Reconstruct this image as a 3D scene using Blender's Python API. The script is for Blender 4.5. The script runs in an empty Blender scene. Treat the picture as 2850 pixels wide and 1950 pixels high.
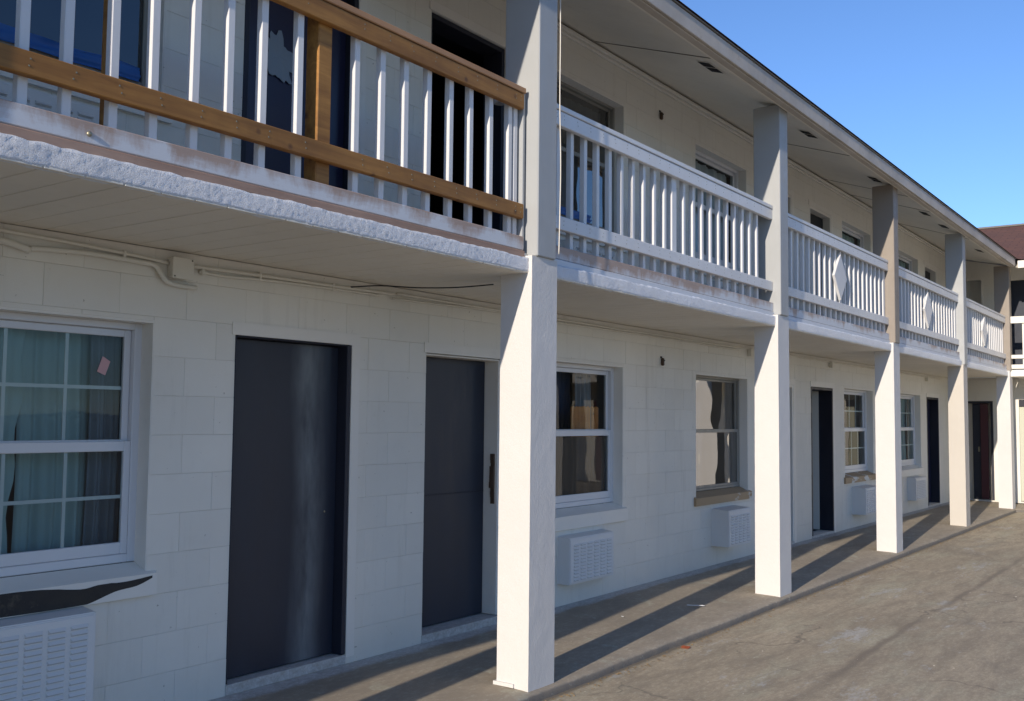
import bpy, bmesh, math, random
from mathutils import Vector, Matrix, noise
R = math.radians
rnd = random.Random(7)
S = bpy.context.scene
COL = S.collection

# ------------------------------------------------------------------ camera
cam = bpy.data.cameras.new('camera'); camo = bpy.data.objects.new('camera', cam); COL.objects.link(camo)
YAW, PITCH, ROLL = 0.9466, 0.0667, 0.0105
fw = Vector((math.sin(YAW), math.cos(YAW), 0)); rt = Vector((math.cos(YAW), -math.sin(YAW), 0)); up = Vector((0, 0, 1))
f2 = fw*math.cos(PITCH)+up*math.sin(PITCH); u2 = up*math.cos(PITCH)-fw*math.sin(PITCH)
r3 = rt*math.cos(ROLL)+u2*math.sin(ROLL); u3 = u2*math.cos(ROLL)-rt*math.sin(ROLL)
camo.matrix_world = Matrix(((r3.x, u3.x, -f2.x, 0), (r3.y, u3.y, -f2.y, 0), (r3.z, u3.z, -f2.z, 1.597), (0, 0, 0, 1)))
cam.sensor_width = 36; cam.lens = 36*2789.9/2850; cam.clip_start = 0.05; cam.clip_end = 3000
S.camera = camo

# ------------------------------------------------------------------ sky, sun, exposure
SD = Vector((1.0, 0.118, -0.335)).normalized()          # the way the light travels
ELEV = math.asin(-SD.z)
w = bpy.data.worlds.new('World'); S.world = w; w.use_nodes = True
wn = w.node_tree.nodes; sk = wn.new('ShaderNodeTexSky'); sk.sky_type = 'NISHITA'; sk.sun_disc = False
sk.sun_elevation = ELEV; sk.sun_rotation = math.atan2(-SD.x, -SD.y)
sk.air_density = 1.0; sk.dust_density = 0.1; sk.ozone_density = 3.6; sk.altitude = 800
tint = wn.new('ShaderNodeMix'); tint.data_type = 'RGBA'; tint.blend_type = 'MULTIPLY'; tint.inputs[0].default_value = 1.0; tint.inputs[7].default_value = (0.67, 0.765, 0.925, 1)
w.node_tree.links.new(sk.outputs[0], tint.inputs[6]); w.node_tree.links.new(tint.outputs[2], wn['Background'].inputs[0]); wn['Background'].inputs[1].default_value = 0.122
sun = bpy.data.lights.new('sun', 'SUN'); sun.energy = 3.08; sun.angle = R(0.5); sun.color = (1.0, 0.89, 0.755)
suno = bpy.data.objects.new('sun', sun); COL.objects.link(suno)
suno.rotation_euler = SD.to_track_quat('-Z', 'Y').to_euler(); suno.location = (-20, -5, 12)
S.view_settings.view_transform = 'Standard'; S.view_settings.look = 'None'
S.view_settings.exposure = 0.72; S.view_settings.gamma = 1.0; S.view_settings.use_curve_mapping = False

# ------------------------------------------------------------------ materials
def mat(name, col, rough=0.6, spec=0.5, metal=0.0):
    m = bpy.data.materials.new(name); m.use_nodes = True
    b = m.node_tree.nodes['Principled BSDF']
    b.inputs['Base Color'].default_value = (*col, 1); b.inputs['Roughness'].default_value = rough
    b.inputs['Specular IOR Level'].default_value = spec; b.inputs['Metallic'].default_value = metal
    return m
class N:
    """small helper for building node trees in object space"""
    def __init__(s, m):
        s.m = m; s.t = m.node_tree; s.b = s.t.nodes['Principled BSDF']; s.tc = s.t.nodes.new('ShaderNodeTexCoord')
        s.geo = s.t.nodes.new('ShaderNodeNewGeometry')
    def lk(s, a, b): s.t.links.new(a, b)
    def noise(s, scale, detail=5, rough=0.6, stretch=None, dist=0):
        n = s.t.nodes.new('ShaderNodeTexNoise'); n.inputs['Scale'].default_value = scale; n.inputs['Detail'].default_value = detail
        n.inputs['Roughness'].default_value = rough; n.inputs['Distortion'].default_value = dist
        src = s.geo.outputs['Position']
        if stretch:
            mp = s.t.nodes.new('ShaderNodeMapping'); mp.inputs['Scale'].default_value = stretch
            s.lk(src, mp.inputs[0]); src = mp.outputs[0]
        s.lk(src, n.inputs['Vector']); return n.outputs['Fac']
    def ramp(s, fac, stops):
        r = s.t.nodes.new('ShaderNodeValToRGB'); e = r.color_ramp.elements
        while len(e) < len(stops): e.new(0.5)
        for k, (p, c) in enumerate(stops):
            e[k].position = p; e[k].color = (*c, 1) if isinstance(c, tuple) else (c, c, c, 1)
        s.lk(fac, r.inputs[0]); return r.outputs[0]
    def mix(s, fac, a, b, mode='MIX'):
        n = s.t.nodes.new('ShaderNodeMix'); n.data_type = 'RGBA'; n.blend_type = mode
        for sock, v in ((n.inputs[0], fac), (n.inputs[6], a), (n.inputs[7], b)):
            if hasattr(v, 'links'): s.lk(v, sock)
            else: sock.default_value = v if not isinstance(v, tuple) else (*v, 1)
        return n.outputs[2]
    def math(s, op, a, b=0.0):
        n = s.t.nodes.new('ShaderNodeMath'); n.operation = op
        for sock, v in ((n.inputs[0], a), (n.inputs[1], b)):
            if hasattr(v, 'links'): s.lk(v, sock)
            else: sock.default_value = v
        return n.outputs[0]
    def xyz(s):
        n = s.t.nodes.new('ShaderNodeSeparateXYZ'); s.lk(s.geo.outputs['Position'], n.inputs[0]); return n.outputs
    def bump(s, h, strength, dist=0.01):
        n = s.t.nodes.new('ShaderNodeBump'); n.inputs['Strength'].default_value = strength; n.inputs['Distance'].default_value = dist
        s.lk(h, n.inputs['Height']); s.lk(n.outputs[0], s.b.inputs['Normal'])
    def col(s, c): s.lk(c, s.b.inputs['Base Color'])
    def rough(s, c): s.lk(c, s.b.inputs['Roughness'])
    def objrand(s):
        n = s.t.nodes.new('ShaderNodeObjectInfo'); return n.outputs['Random']

def painted(name, col, var=0.12, bscale=60, bstr=0.25, rough=0.55, dirt=0.35, dirtcol=(0.30, 0.26, 0.20), bdist=0.004, stretch=None):
    m = mat(name, col, rough); n = N(m)
    a = n.noise(1.3, 4); d = n.noise(9, 6, 0.7)
    c = n.mix(n.ramp(a, [(0.3, 0.0), (0.7, 1.0)]), tuple(x*(1-var) for x in col), col)
    dm = n.ramp(d, [(0.60, 0.0), (0.85, dirt)])
    c = n.mix(dm, c, dirtcol)
    n.col(c)
    h = n.mix(0.35, n.noise(bscale, 6, 0.7, stretch), n.noise(bscale*0.22, 4, 0.6, stretch))
    n.bump(h, bstr, bdist)
    n.rough(n.ramp(d, [(0.3, rough-0.1), (0.8, rough+0.2)]))
    return m

M = {}
M['wall'] = painted('block_paint', (0.78, 0.75, 0.675), 0.07, 170, 0.5, 0.6, 0.10, bdist=0.003)
# per block variation
def vary(m, amt):
    n = N(m); b = n.b; src = b.inputs['Base Color'].links[0].from_socket
    r = n.ramp(n.objrand(), [(0.0, 1-amt), (1.0, 1.0)])
    n.col(n.mix(1.0, src, r, 'MULTIPLY'))
vary(M['wall'], 0.05)
def stains(m):
    n = N(m); src = n.b.inputs['Base Color'].links[0].from_socket; x, y, z = n.xyz()
    st = n.ramp(n.noise(5.0, 6, 0.7, (1.6, 1, 0.16)), [(0.56, 0.0), (0.72, 0.22)])
    low = n.ramp(n.math('ADD', z, n.math('MULTIPLY', n.noise(7, 5, 0.7), 0.25)), [(0.10, 0.35), (0.42, 0.0)])
    spots = n.ramp(n.noise(38, 2, 0.5), [(0.745, 0.0), (0.77, 0.6)])
    c = n.mix(st, src, (0.42, 0.38, 0.31)); c = n.mix(low, c, (0.47, 0.44, 0.38)); c = n.mix(spots, c, (0.22, 0.19, 0.15)); n.col(c)
stains(M['wall'])
M['mortar'] = mat('painted_joint', (0.68, 0.65, 0.58), 0.8)
M['stucco'] = painted('white_stucco', (0.625, 0.605, 0.58), 0.05, 110, 0.6, 0.7, 0.12, (0.52, 0.50, 0.46), 0.006, (1, 1, 0.6))
M['stucco_grey'] = painted('cream_grey_stucco', (0.53, 0.49, 0.43), 0.06, 75, 0.5, 0.7, 0.2, (0.45, 0.42, 0.37), 0.006, (1, 1, 0.6))
M['post'] = painted('grey_painted_post', (0.375, 0.385, 0.385), 0.10, 30, 0.4, 0.55, 0.3, (0.36, 0.30, 0.24), 0.004, (1, 1, 0.1))
M['post_tan'] = painted('tan_painted_post', (0.27, 0.23, 0.19), 0.12, 30, 0.25, 0.55, 0.3, (0.30, 0.22, 0.15), 0.004, (1, 1, 0.1))
M['slab'] = painted('rough_slab_paint', (0.76, 0.78, 0.82), 0.10, 170, 1.0, 0.36, 0.2, (0.55, 0.55, 0.55), 0.012)
M['rail'] = painted('white_rail_paint', (0.72, 0.71, 0.70), 0.10, 45, 0.2, 0.45, 0.3, (0.42, 0.37, 0.32), 0.003)
M['soffit'] = painted('soffit_paint', (0.78, 0.73, 0.63), 0.10, 40, 0.12, 0.55, 0.25, (0.30, 0.28, 0.24))
M['joint_dark'] = mat('stained_joint', (0.16, 0.14, 0.11), 0.9)
M['soffit_gap'] = mat('dark_gap', (0.05, 0.045, 0.04), 0.9)
M['vinyl'] = mat('white_vinyl', (0.64, 0.65, 0.67), 0.35)
M['grille'] = mat('grille_between_panes', (0.55, 0.60, 0.60), 0.4)
M['alu'] = painted('dull_aluminium', (0.28, 0.27, 0.24), 0.2, 60, 0.1, 0.4, 0.4, (0.2, 0.17, 0.13))
M['ac'] = painted('air_conditioner_paint', (0.70, 0.70, 0.69), 0.08, 60, 0.08, 0.45, 0.28, (0.4, 0.36, 0.3))
M['dark'] = mat('dark_interior', (0.02, 0.022, 0.028), 0.9)
M['black'] = mat('black_vent', (0.004, 0.004, 0.005), 0.9)
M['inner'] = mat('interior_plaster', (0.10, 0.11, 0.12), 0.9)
M['wire'] = mat('black_wire', (0.015, 0.015, 0.014), 0.5)
M['wire_white'] = mat('white_wire', (0.65, 0.6, 0.52), 0.5)
M['pipe'] = painted('painted_pipe', (0.70, 0.67, 0.59), 0.06, 80, 0.15, 0.5, 0.1)
M['drip'] = mat('drip_edge_metal', (0.14, 0.125, 0.11), 0.6)
M['louvre_gap'] = mat('shadowed_louvre_slot', (0.42, 0.43, 0.44), 0.9)
M['chip'] = mat('pale_stone', (0.50, 0.46, 0.39), 0.9)
M['blue'] = mat('blue_tarpaulin', (0.02, 0.12, 0.38), 0.45)
M['pink'] = mat('faded_pink_sticker', (0.62, 0.36, 0.36), 0.6)
M['paper'] = mat('white_paper', (0.75, 0.75, 0.72), 0.7)
M['leaf'] = mat('orange_leaf', (0.45, 0.10, 0.03), 0.7)
M['litter'] = mat('dry_leaf_litter', (0.33, 0.22, 0.10), 0.8)
M['brass'] = painted('bare_rusty_wood', (0.085, 0.05, 0.03), 0.3, 60, 0.4, 0.7, 0.3, (0.05, 0.03, 0.02))
M['maroon'] = mat('maroon_door_paint', (0.06, 0.012, 0.02), 0.4)
M['navy'] = mat('navy_door_paint', (0.018, 0.018, 0.045), 0.3)
M['doorwhite'] = mat('off_white_door_paint', (0.50, 0.50, 0.46), 0.5)
M['sage'] = mat('pale_sage_door_paint', (0.50, 0.50, 0.40), 0.6)
M['curtain'] = mat('teal_white_curtain', (0.30, 0.42, 0.42), 0.85)
M['curtain_dark'] = mat('grey_curtain', (0.16, 0.19, 0.22), 0.9)
M['brown_curtain'] = mat('brown_curtain', (0.13, 0.085, 0.06), 0.9)
M['trim'] = painted('trim_paint', (0.78, 0.75, 0.685), 0.08, 60, 0.1, 0.5, 0.2)
M['bolt'] = mat('bolt_metal', (0.3, 0.28, 0.2), 0.4, metal=0.6)

# deck board: white paint worn to bare reddish timber, mostly along the top edge
def worn_board(name, amt):
    m = mat(name, (0.6, 0.6, 0.6), 0.6); n = N(m); x, y, z = n.xyz()
    st = n.noise(3.0, 8, 0.7, (1.0, 1.0, 0.35), 0.4); fine = n.noise(40, 5, 0.7, (0.15, 1, 1))
    zt = n.math('MULTIPLY', n.math('SUBTRACT', z, 2.60), 2.6)
    k = n.math('ADD', n.math('ADD', st, n.math('MULTIPLY', fine, 0.25)), zt)
    mask = n.ramp(k, [(0.80-amt, 0.0), (0.98-amt, 0.85)])
    wood = n.mix(fine, (0.27, 0.16, 0.10), (0.45, 0.31, 0.23))
    n.col(n.mix(mask, (0.62, 0.63, 0.65), wood)); n.bump(fine, 0.3, 0.004); return m
M['kick'] = worn_board('worn_deck_board', 0.12)
M['kick_clean'] = worn_board('worn_deck_board_light', 0.04)
def bare_board(name, a, b, rough=0.65):
    m = mat(name, a, rough); n = N(m)
    g = n.noise(14, 7, 0.65, (0.12, 1.6, 1.6), 0.6); l = n.noise(2.2, 4, 0.6); kn = n.t.nodes.new('ShaderNodeTexVoronoi'); kn.inputs['Scale'].default_value = 5.5
    n.lk(n.geo.outputs['Position'], kn.inputs['Vector'])
    c = n.mix(n.ramp(g, [(0.30, 0.0), (0.70, 1.0)]), a, b)
    c = n.mix(n.ramp(l, [(0.35, 0.45), (0.7, 0.0)]), c, tuple(q*0.45 for q in a))
    knot = n.ramp(kn.outputs['Distance'], [(0.05, 0.85), (0.12, 0.0)])
    c = n.mix(knot, c, (0.08, 0.03, 0.01))
    n.col(c); n.bump(g, 0.25, 0.003); return m
M['timber'] = bare_board('treated_timber', (0.23, 0.095, 0.018), (0.47, 0.225, 0.050))
M['timber_cap'] = bare_board('treated_timber_cap', (0.42, 0.22, 0.10), (0.52, 0.29, 0.15))
M['base_board'] = bare_board('reddish_base_board', (0.33, 0.20, 0.14), (0.45, 0.30, 0.22))
M['eave'] = painted('weathered_fascia', (0.52, 0.46, 0.39), 0.30, 50, 0.3, 0.6, 0.75, (0.20, 0.13, 0.08), 0.004, (0.2, 1, 1))
M['eave_white'] = painted('white_fascia', (0.78, 0.74, 0.66), 0.05, 50, 0.1)
def shingle_mat():
    m = mat('brown_shingle', (0.16, 0.075, 0.05), 0.85); n = N(m)
    a = n.noise(2.0, 6, 0.7, (1, 0.4, 1)); br = n.t.nodes.new('ShaderNodeTexBrick')
    mp = n.t.nodes.new('ShaderNodeMapping'); mp.inputs['Rotation'].default_value = (0, 0, R(90))
    n.lk(n.geo.outputs['Position'], mp.inputs[0]); n.lk(mp.outputs[0], br.inputs['Vector'])
    br.inputs['Scale'].default_value = 1.0; br.inputs['Brick Width'].default_value = 0.3; br.inputs['Row Height'].default_value = 0.13
    br.inputs['Color1'].default_value = (0.17, 0.075, 0.048, 1); br.inputs['Color2'].default_value = (0.12, 0.058, 0.040, 1)
    br.inputs['Mortar'].default_value = (0.07, 0.035, 0.025, 1); br.inputs['Mortar Size'].default_value = 0.01
    n.col(n.mix(n.ramp(a, [(0.3, 0.0), (0.75, 0.6)]), br.outputs[0], (0.11, 0.055, 0.038))); n.bump(n.noise(200, 3), 0.4, 0.004); return m
M['shingle'] = shingle_mat()

def door_mat(name, col, rough=0.32, reflect_x=None):
    m = mat(name, col, rough+.06, 0.3); n = N(m)
    a = n.noise(5, 6, 0.7, (1, 1, 0.3)); c = n.mix(n.ramp(a, [(0.35, 0.0), (0.75, 0.5)]), col, tuple(x*1.35+0.004 for x in col))
    if reflect_x:                                              # reflection of the lit column, painted in as a pale upright band
        x, y, z = n.xyz(); k = n.math('ABSOLUTE', n.math('SUBTRACT', n.math('ADD', x, n.math('MULTIPLY', n.noise(1.6, 3), 0.10)), reflect_x+0.05))
        k = n.ramp(k, [(0.0, 1.0), (0.15, 0.0)])
        br = n.ramp(n.noise(3.2, 4, 0.6, (2, 1, 0.55)), [(0.36, 0.25), (0.62, 1.0)])
        c = n.mix(n.math('MULTIPLY', n.math('MULTIPLY', k, br), 0.75), c, (0.21, 0.235, 0.25))
    n.col(c); n.rough(n.ramp(a, [(0.3, rough), (0.8, rough+0.25)]))
    n.bump(n.noise(3, 4), 0.06, 0.02); return m
M['door'] = door_mat('charcoal_door_paint', (0.023, 0.028, 0.043))
M['door_smeared'] = door_mat('charcoal_door_paint_smeared', (0.023, 0.028, 0.043), 0.30, 4.36)
M['door_frame_dark'] = door_mat('dark_frame_paint', (0.020, 0.022, 0.034), 0.4)

def glass_mat(name, tint, wave, ior_spec=0.5, alpha=0.75):
    m = bpy.data.materials.new(name); m.use_nodes = True; t = m.node_tree; t.nodes.clear()
    out = t.nodes.new('ShaderNodeOutputMaterial'); g = t.nodes.new('ShaderNodeBsdfGlossy'); g.inputs['Roughness'].default_value = 0.01
    tr = t.nodes.new('ShaderNodeBsdfTransparent'); tr.inputs[0].default_value = (*tint, 1)
    fr = t.nodes.new('ShaderNodeFresnel'); fr.inputs[0].default_value = 1.6
    mx = t.nodes.new('ShaderNodeMixShader'); mp = t.nodes.new('ShaderNodeMath'); mp.operation = 'MULTIPLY'; mp.inputs[1].default_value = ior_spec
    t.links.new(fr.outputs[0], mp.inputs[0]); t.links.new(mp.outputs[0], mx.inputs[0]); t.links.new(tr.outputs[0], mx.inputs[1]); t.links.new(g.outputs[0], mx.inputs[2])
    t.links.new(mx.outputs[0], out.inputs[0])
    geo = t.nodes.new('ShaderNodeNewGeometry'); nz = t.nodes.new('ShaderNodeTexNoise'); nz.inputs['Scale'].default_value = 2.6; nz.inputs['Detail'].default_value = 1
    b = t.nodes.new('ShaderNodeBump'); b.inputs['Strength'].default_value = wave; b.inputs['Distance'].default_value = 0.05
    t.links.new(geo.outputs['Position'], nz.inputs['Vector']); t.links.new(nz.outputs[0], b.inputs['Height']); t.links.new(b.outputs[0], g.inputs['Normal'])
    return m
M['glass'] = glass_mat('window_glass', (0.88, 0.94, 0.94), 0.02, 0.6)
M['glass_mirror'] = glass_mat('reflective_window_glass', (0.35, 0.38, 0.38), 0.08, 2.5)

def floor_mat(name, kind):
    m = mat(name, (0.281, 0.237, 0.178), 0.85); n = N(m); x, y, z = n.xyz()
    big = n.noise(0.55, 6, 0.6); mid = n.noise(3.0, 8, 0.72, (0.6, 1.5, 1)); fine = n.noise(60, 6, 0.75); speck = n.noise(150, 2, 0.5)
    if kind == 'walk':
        c = n.mix(n.ramp(big, [(0.35, 0.0), (0.65, 1.0)]), (0.337, 0.284, 0.213), (0.472, 0.398, 0.299))
        c = n.mix(n.ramp(mid, [(0.40, 0.55), (0.60, 0.0)]), c, (0.225, 0.193, 0.154))
        blot = n.noise(4.2, 3, 0.5, (1, 1, 1), 0.3)
        c = n.mix(n.ramp(blot, [(0.62, 0.0), (0.68, 0.35)]), c, (0.496, 0.515, 0.407))
        spill = n.math('ADD', y, n.math('MULTIPLY', n.noise(5, 5, 0.7, (0.7, 1, 1)), 0.12))     # wall paint splashed over the floor edge
        c = n.mix(n.ramp(n.math('SUBTRACT', spill, 4.0), [(0.55, 0.0), (0.60, 0.85)]), c, (0.60, 0.61, 0.62))
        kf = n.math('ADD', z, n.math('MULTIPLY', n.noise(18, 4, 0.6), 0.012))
        c = n.mix(n.ramp(n.math('ADD', kf, 0.5), [(0.466, 0.9), (0.476, 0.0)]), c, (0.090, 0.088, 0.091))     # kerb face darkened: grime plus its shade painted in
        h = n.mix(0.5, fine, mid)
    else:
        c = n.mix(n.ramp(big, [(0.35, 0.0), (0.68, 1.0)]), (0.438, 0.357, 0.243), (0.596, 0.487, 0.333))
        streak = n.noise(6.5, 8, 0.75, (0.28, 1.3, 1), 0.4)
        c = n.mix(n.ramp(streak, [(0.38, 0.75), (0.58, 0.0)]), c, (0.284, 0.231, 0.161))
        c = n.mix(n.ramp(n.noise(1.4, 6, 0.7, (0.5, 1.6, 1)), [(0.50, 0.0), (0.75, 0.55)]), c, (0.626, 0.624, 0.446))
        pale = n.noise(2.6, 7, 0.8, (0.35, 1.0, 1))
        c = n.mix(n.ramp(pale, [(0.57, 0.0), (0.66, 0.75)]), c, (0.626, 0.629, 0.608))
        # patched crack running along the building
        cx = n.math('ADD', y, n.math('MULTIPLY', n.math('SUBTRACT', n.noise(0.8, 5, 0.6), 0.5), 0.22))
        cr = n.math('ABSOLUTE', n.math('SUBTRACT', cx, 2.2))
        brk = n.ramp(n.noise(0.7, 4, 0.6, (1, 0.2, 1)), [(0.34, 0.15), (0.52, 1.0)])
        cm = n.math('MULTIPLY', n.ramp(cr, [(0.012, 0.85), (0.045, 0.0)]), brk)
        c = n.mix(cm, c, (0.212, 0.169, 0.122))
        c = n.mix(n.ramp(speck, [(0.66, 0.0), (0.72, 0.8)]), c, (0.626, 0.629, 0.564))
        vo = n.t.nodes.new('ShaderNodeTexVoronoi'); vo.feature = 'DISTANCE_TO_EDGE'; vo.inputs['Scale'].default_value = 0.42
        wob = n.t.nodes.new('ShaderNodeVectorMath'); wob.operation = 'ADD'; nz = n.t.nodes.new('ShaderNodeTexNoise'); nz.inputs['Scale'].default_value = 1.7; nz.inputs['Detail'].default_value = 6
        n.lk(n.geo.outputs['Position'], nz.inputs['Vector']); n.lk(n.geo.outputs['Position'], wob.inputs[0]); n.lk(nz.outputs['Color'], wob.inputs[1]); n.lk(wob.outputs[0], vo.inputs['Vector'])
        ck = n.math('MULTIPLY', n.ramp(vo.outputs['Distance'], [(0.0015, 0.8), (0.006, 0.0)]), n.ramp(n.noise(0.9, 3), [(0.45, 0.0), (0.55, 1.0)]))
        c = n.mix(ck, c, (0.122, 0.104, 0.079))                       # hairline cracks
        c = n.mix(n.ramp(n.noise(0.8, 7, 0.75, (0.6, 1.1, 1), 0.8), [(0.56, 0.0), (0.64, 0.40)]), c, (0.204, 0.184, 0.149))   # old damp and oil stains
        ky = n.math('ADD', y, n.math('MULTIPLY', n.noise(7, 5, 0.7), 0.05))     # shade line at the kerb foot, painted as a dark strip
        c = n.mix(n.math('MULTIPLY', n.ramp(n.math('SUBTRACT', ky, 2.9), [(0.455, 0.0), (0.49, 0.95)]), n.ramp(n.math('SUBTRACT', y, 2.9), [(0.8, 1.0), (0.85, 0.0)])), c, (0.113, 0.093, 0.067))
        h = n.mix(0.4, fine, streak)
    grit = n.noise(26, 7, 0.8, (0.6, 1.2, 1))
    c = n.mix(n.ramp(grit, [(0.40, 0.45), (0.60, 0.0)]), c, (0.249, 0.209, 0.155))
    c = n.mix(n.ramp(grit, [(0.56, 0.0), (0.75, 0.6)]), c, (0.626, 0.629, 0.506))
    c = n.mix(n.ramp(fine, [(0.42, 0.30), (0.62, 0.0)]), c, (0.225, 0.187, 0.135))
    n.col(c); n.bump(h, 0.5, 0.008); return m
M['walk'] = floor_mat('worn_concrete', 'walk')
M['lot'] = floor_mat('old_asphalt', 'lot')

def sill_mat(name, under, amount):
    m = mat(name, (0.6, 0.6, 0.58), 0.6); n = N(m)
    a = n.noise(2.0, 5, 0.55, (1, 1, 2.2), 0.2)
    n.col(n.mix(n.ramp(a, [(amount, 0.0), (amount+0.04, 1.0)]), under, (0.60, 0.60, 0.57))); n.bump(n.noise(60, 5), 0.3, 0.004); return m
M['sill_white'] = M['trim']
M['sill_tan'] = sill_mat('sill_with_peeled_paint', (0.36, 0.25, 0.145), 0.54)
M['soot'] = painted('black_paint_patch', (0.010, 0.010, 0.012), 0.3, 90, 0.4, 0.5, 0.5, (0.2, 0.16, 0.12))

# ------------------------------------------------------------------ object helpers
def link(name, me, m, parent=None):
    o = bpy.data.objects.new(name, me); COL.objects.link(o)
    if parent is not None: o.parent = parent
    if m is not None and not me.materials: me.materials.append(m)
    return o
def empty(name, loc=(0, 0, 0), label=None, cat=None, group=None):
    o = bpy.data.objects.new(name, None); COL.objects.link(o); o.location = loc; o.empty_display_size = 0.2
    if label: o['label'] = label
    if cat: o['category'] = cat
    if group: o['group'] = group
    return o
def tag(o, label=None, cat=None, group=None, kind=None):
    for k, v in (('label', label), ('category', cat), ('group', group), ('kind', kind)):
        if v: o[k] = v
    return o
class MB:
    def __init__(s): s.v = []; s.f = []; s.mi = []
    def quad(s, a, b, c, d, mi=0):
        i = len(s.v); s.v += [a, b, c, d]; s.f.append((i, i+1, i+2, i+3)); s.mi.append(mi)
    def box(s, x0, x1, y0, y1, z0, z1):
        i = len(s.v); s.v += [(x, y, z) for x in (x0, x1) for y in (y0, y1) for z in (z0, z1)]
        for f in ((0, 1, 3, 2), (4, 6, 7, 5), (0, 4, 5, 1), (2, 3, 7, 6), (0, 2, 6, 4), (1, 5, 7, 3)): s.f.append(tuple(i+k for k in f)); s.mi.append(0)
        return s
    def cbox(s, x0, x1, y0, y1, z0, z1, b):
        """box with all edges chamfered"""
        b = min(b, (x1-x0)*.45, (y1-y0)*.45, (z1-z0)*.45)
        X, Y, Z = (x0, x1), (y0, y1), (z0, z1); idx = {}
        for i in (0, 1):
            for j in (0, 1):
                for k in (0, 1):
                    sx, sy, sz = (b, -b)[i], (b, -b)[j], (b, -b)[k]
                    for ax, p in (('x', (X[i], Y[j]+sy, Z[k]+sz)), ('y', (X[i]+sx, Y[j], Z[k]+sz)), ('z', (X[i]+sx, Y[j]+sy, Z[k]))):
                        idx[i, j, k, ax] = len(s.v); s.v.append(p)
        def F(*a): s.f.append(tuple(idx[q] for q in a)); s.mi.append(0)
        for i in (0, 1): F((i, 0, 0, 'x'), (i, 1, 0, 'x'), (i, 1, 1, 'x'), (i, 0, 1, 'x'))
        for j in (0, 1): F((0, j, 0, 'y'), (1, j, 0, 'y'), (1, j, 1, 'y'), (0, j, 1, 'y'))
        for k in (0, 1): F((0, 0, k, 'z'), (1, 0, k, 'z'), (1, 1, k, 'z'), (0, 1, k, 'z'))
        for i in (0, 1):
            for j in (0, 1): F((i, j, 0, 'x'), (i, j, 0, 'y'), (i, j, 1, 'y'), (i, j, 1, 'x'))
            for k in (0, 1): F((i, 0, k, 'x'), (i, 0, k, 'z'), (i, 1, k, 'z'), (i, 1, k, 'x'))
        for j in (0, 1):
            for k in (0, 1): F((0, j, k, 'y'), (0, j, k, 'z'), (1, j, k, 'z'), (1, j, k, 'y'))
        for i in (0, 1):
            for j in (0, 1):
                for k in (0, 1): F((i, j, k, 'x'), (i, j, k, 'y'), (i, j, k, 'z'))
        return s
    keep = False
    def mesh(s, name, smooth=False):
        me = bpy.data.meshes.new(name); me.from_pydata(s.v, [], s.f)
        bm = bmesh.new(); bm.from_mesh(me); bmesh.ops.remove_doubles(bm, verts=bm.verts, dist=1e-5); 
        if not s.keep: bmesh.ops.recalc_face_normals(bm, faces=bm.faces)
        bm.to_mesh(me); bm.free()
        if smooth:
            for p in me.polygons: p.use_smooth = True
        return me
    def build(s, name, m, parent=None, smooth=False): return link(name, s.mesh(name, smooth), m, parent)
def box(name, d, m, parent=None, b=0.004):
    return MB().cbox(*d, b).build(name, m, parent)
def tube(name, pts, r, m, parent=None, seg=8):
    """round pipe or wire through the points"""
    mb = MB(); rings = []
    for i, p in enumerate(pts):
        p = Vector(p); a = Vector(pts[max(i-1, 0)]); c = Vector(pts[min(i+1, len(pts)-1)]); t = (c-a).normalized()
        n1 = t.cross(Vector((0, 0, 1))); n1 = n1.normalized() if n1.length > .1 else t.cross(Vector((0, 1, 0))).normalized(); n2 = t.cross(n1)
        rings.append([len(mb.v)+k for k in range(seg)])
        mb.v += [tuple(p+n1*math.cos(2*math.pi*k/seg)*r+n2*math.sin(2*math.pi*k/seg)*r) for k in range(seg)]
    for a, c in zip(rings, rings[1:]):
        for k in range(seg): mb.f.append((a[k], a[(k+1) % seg], c[(k+1) % seg], c[k])); mb.mi.append(0)
    mb.f.append(tuple(rings[0])); mb.f.append(tuple(rings[-1])); mb.mi += [0, 0]
    return mb.build(name, m, parent, True)
def smooth_pts(ctrl, n=6):
    out = []
    P = [Vector(c) for c in ctrl]
    for i in range(len(P)-1):
        p0, p1, p2, p3 = P[max(i-1, 0)], P[i], P[i+1], P[min(i+2, len(P)-1)]
        for k in range(n):
            t = k/n; out.append(tuple(0.5*((2*p1)+(p2-p0)*t+(2*p0-5*p1+4*p2-p3)*t*t+(3*p1-p0-3*p2+p3)*t**3)))
    out.append(tuple(P[-1])); return out
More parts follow.
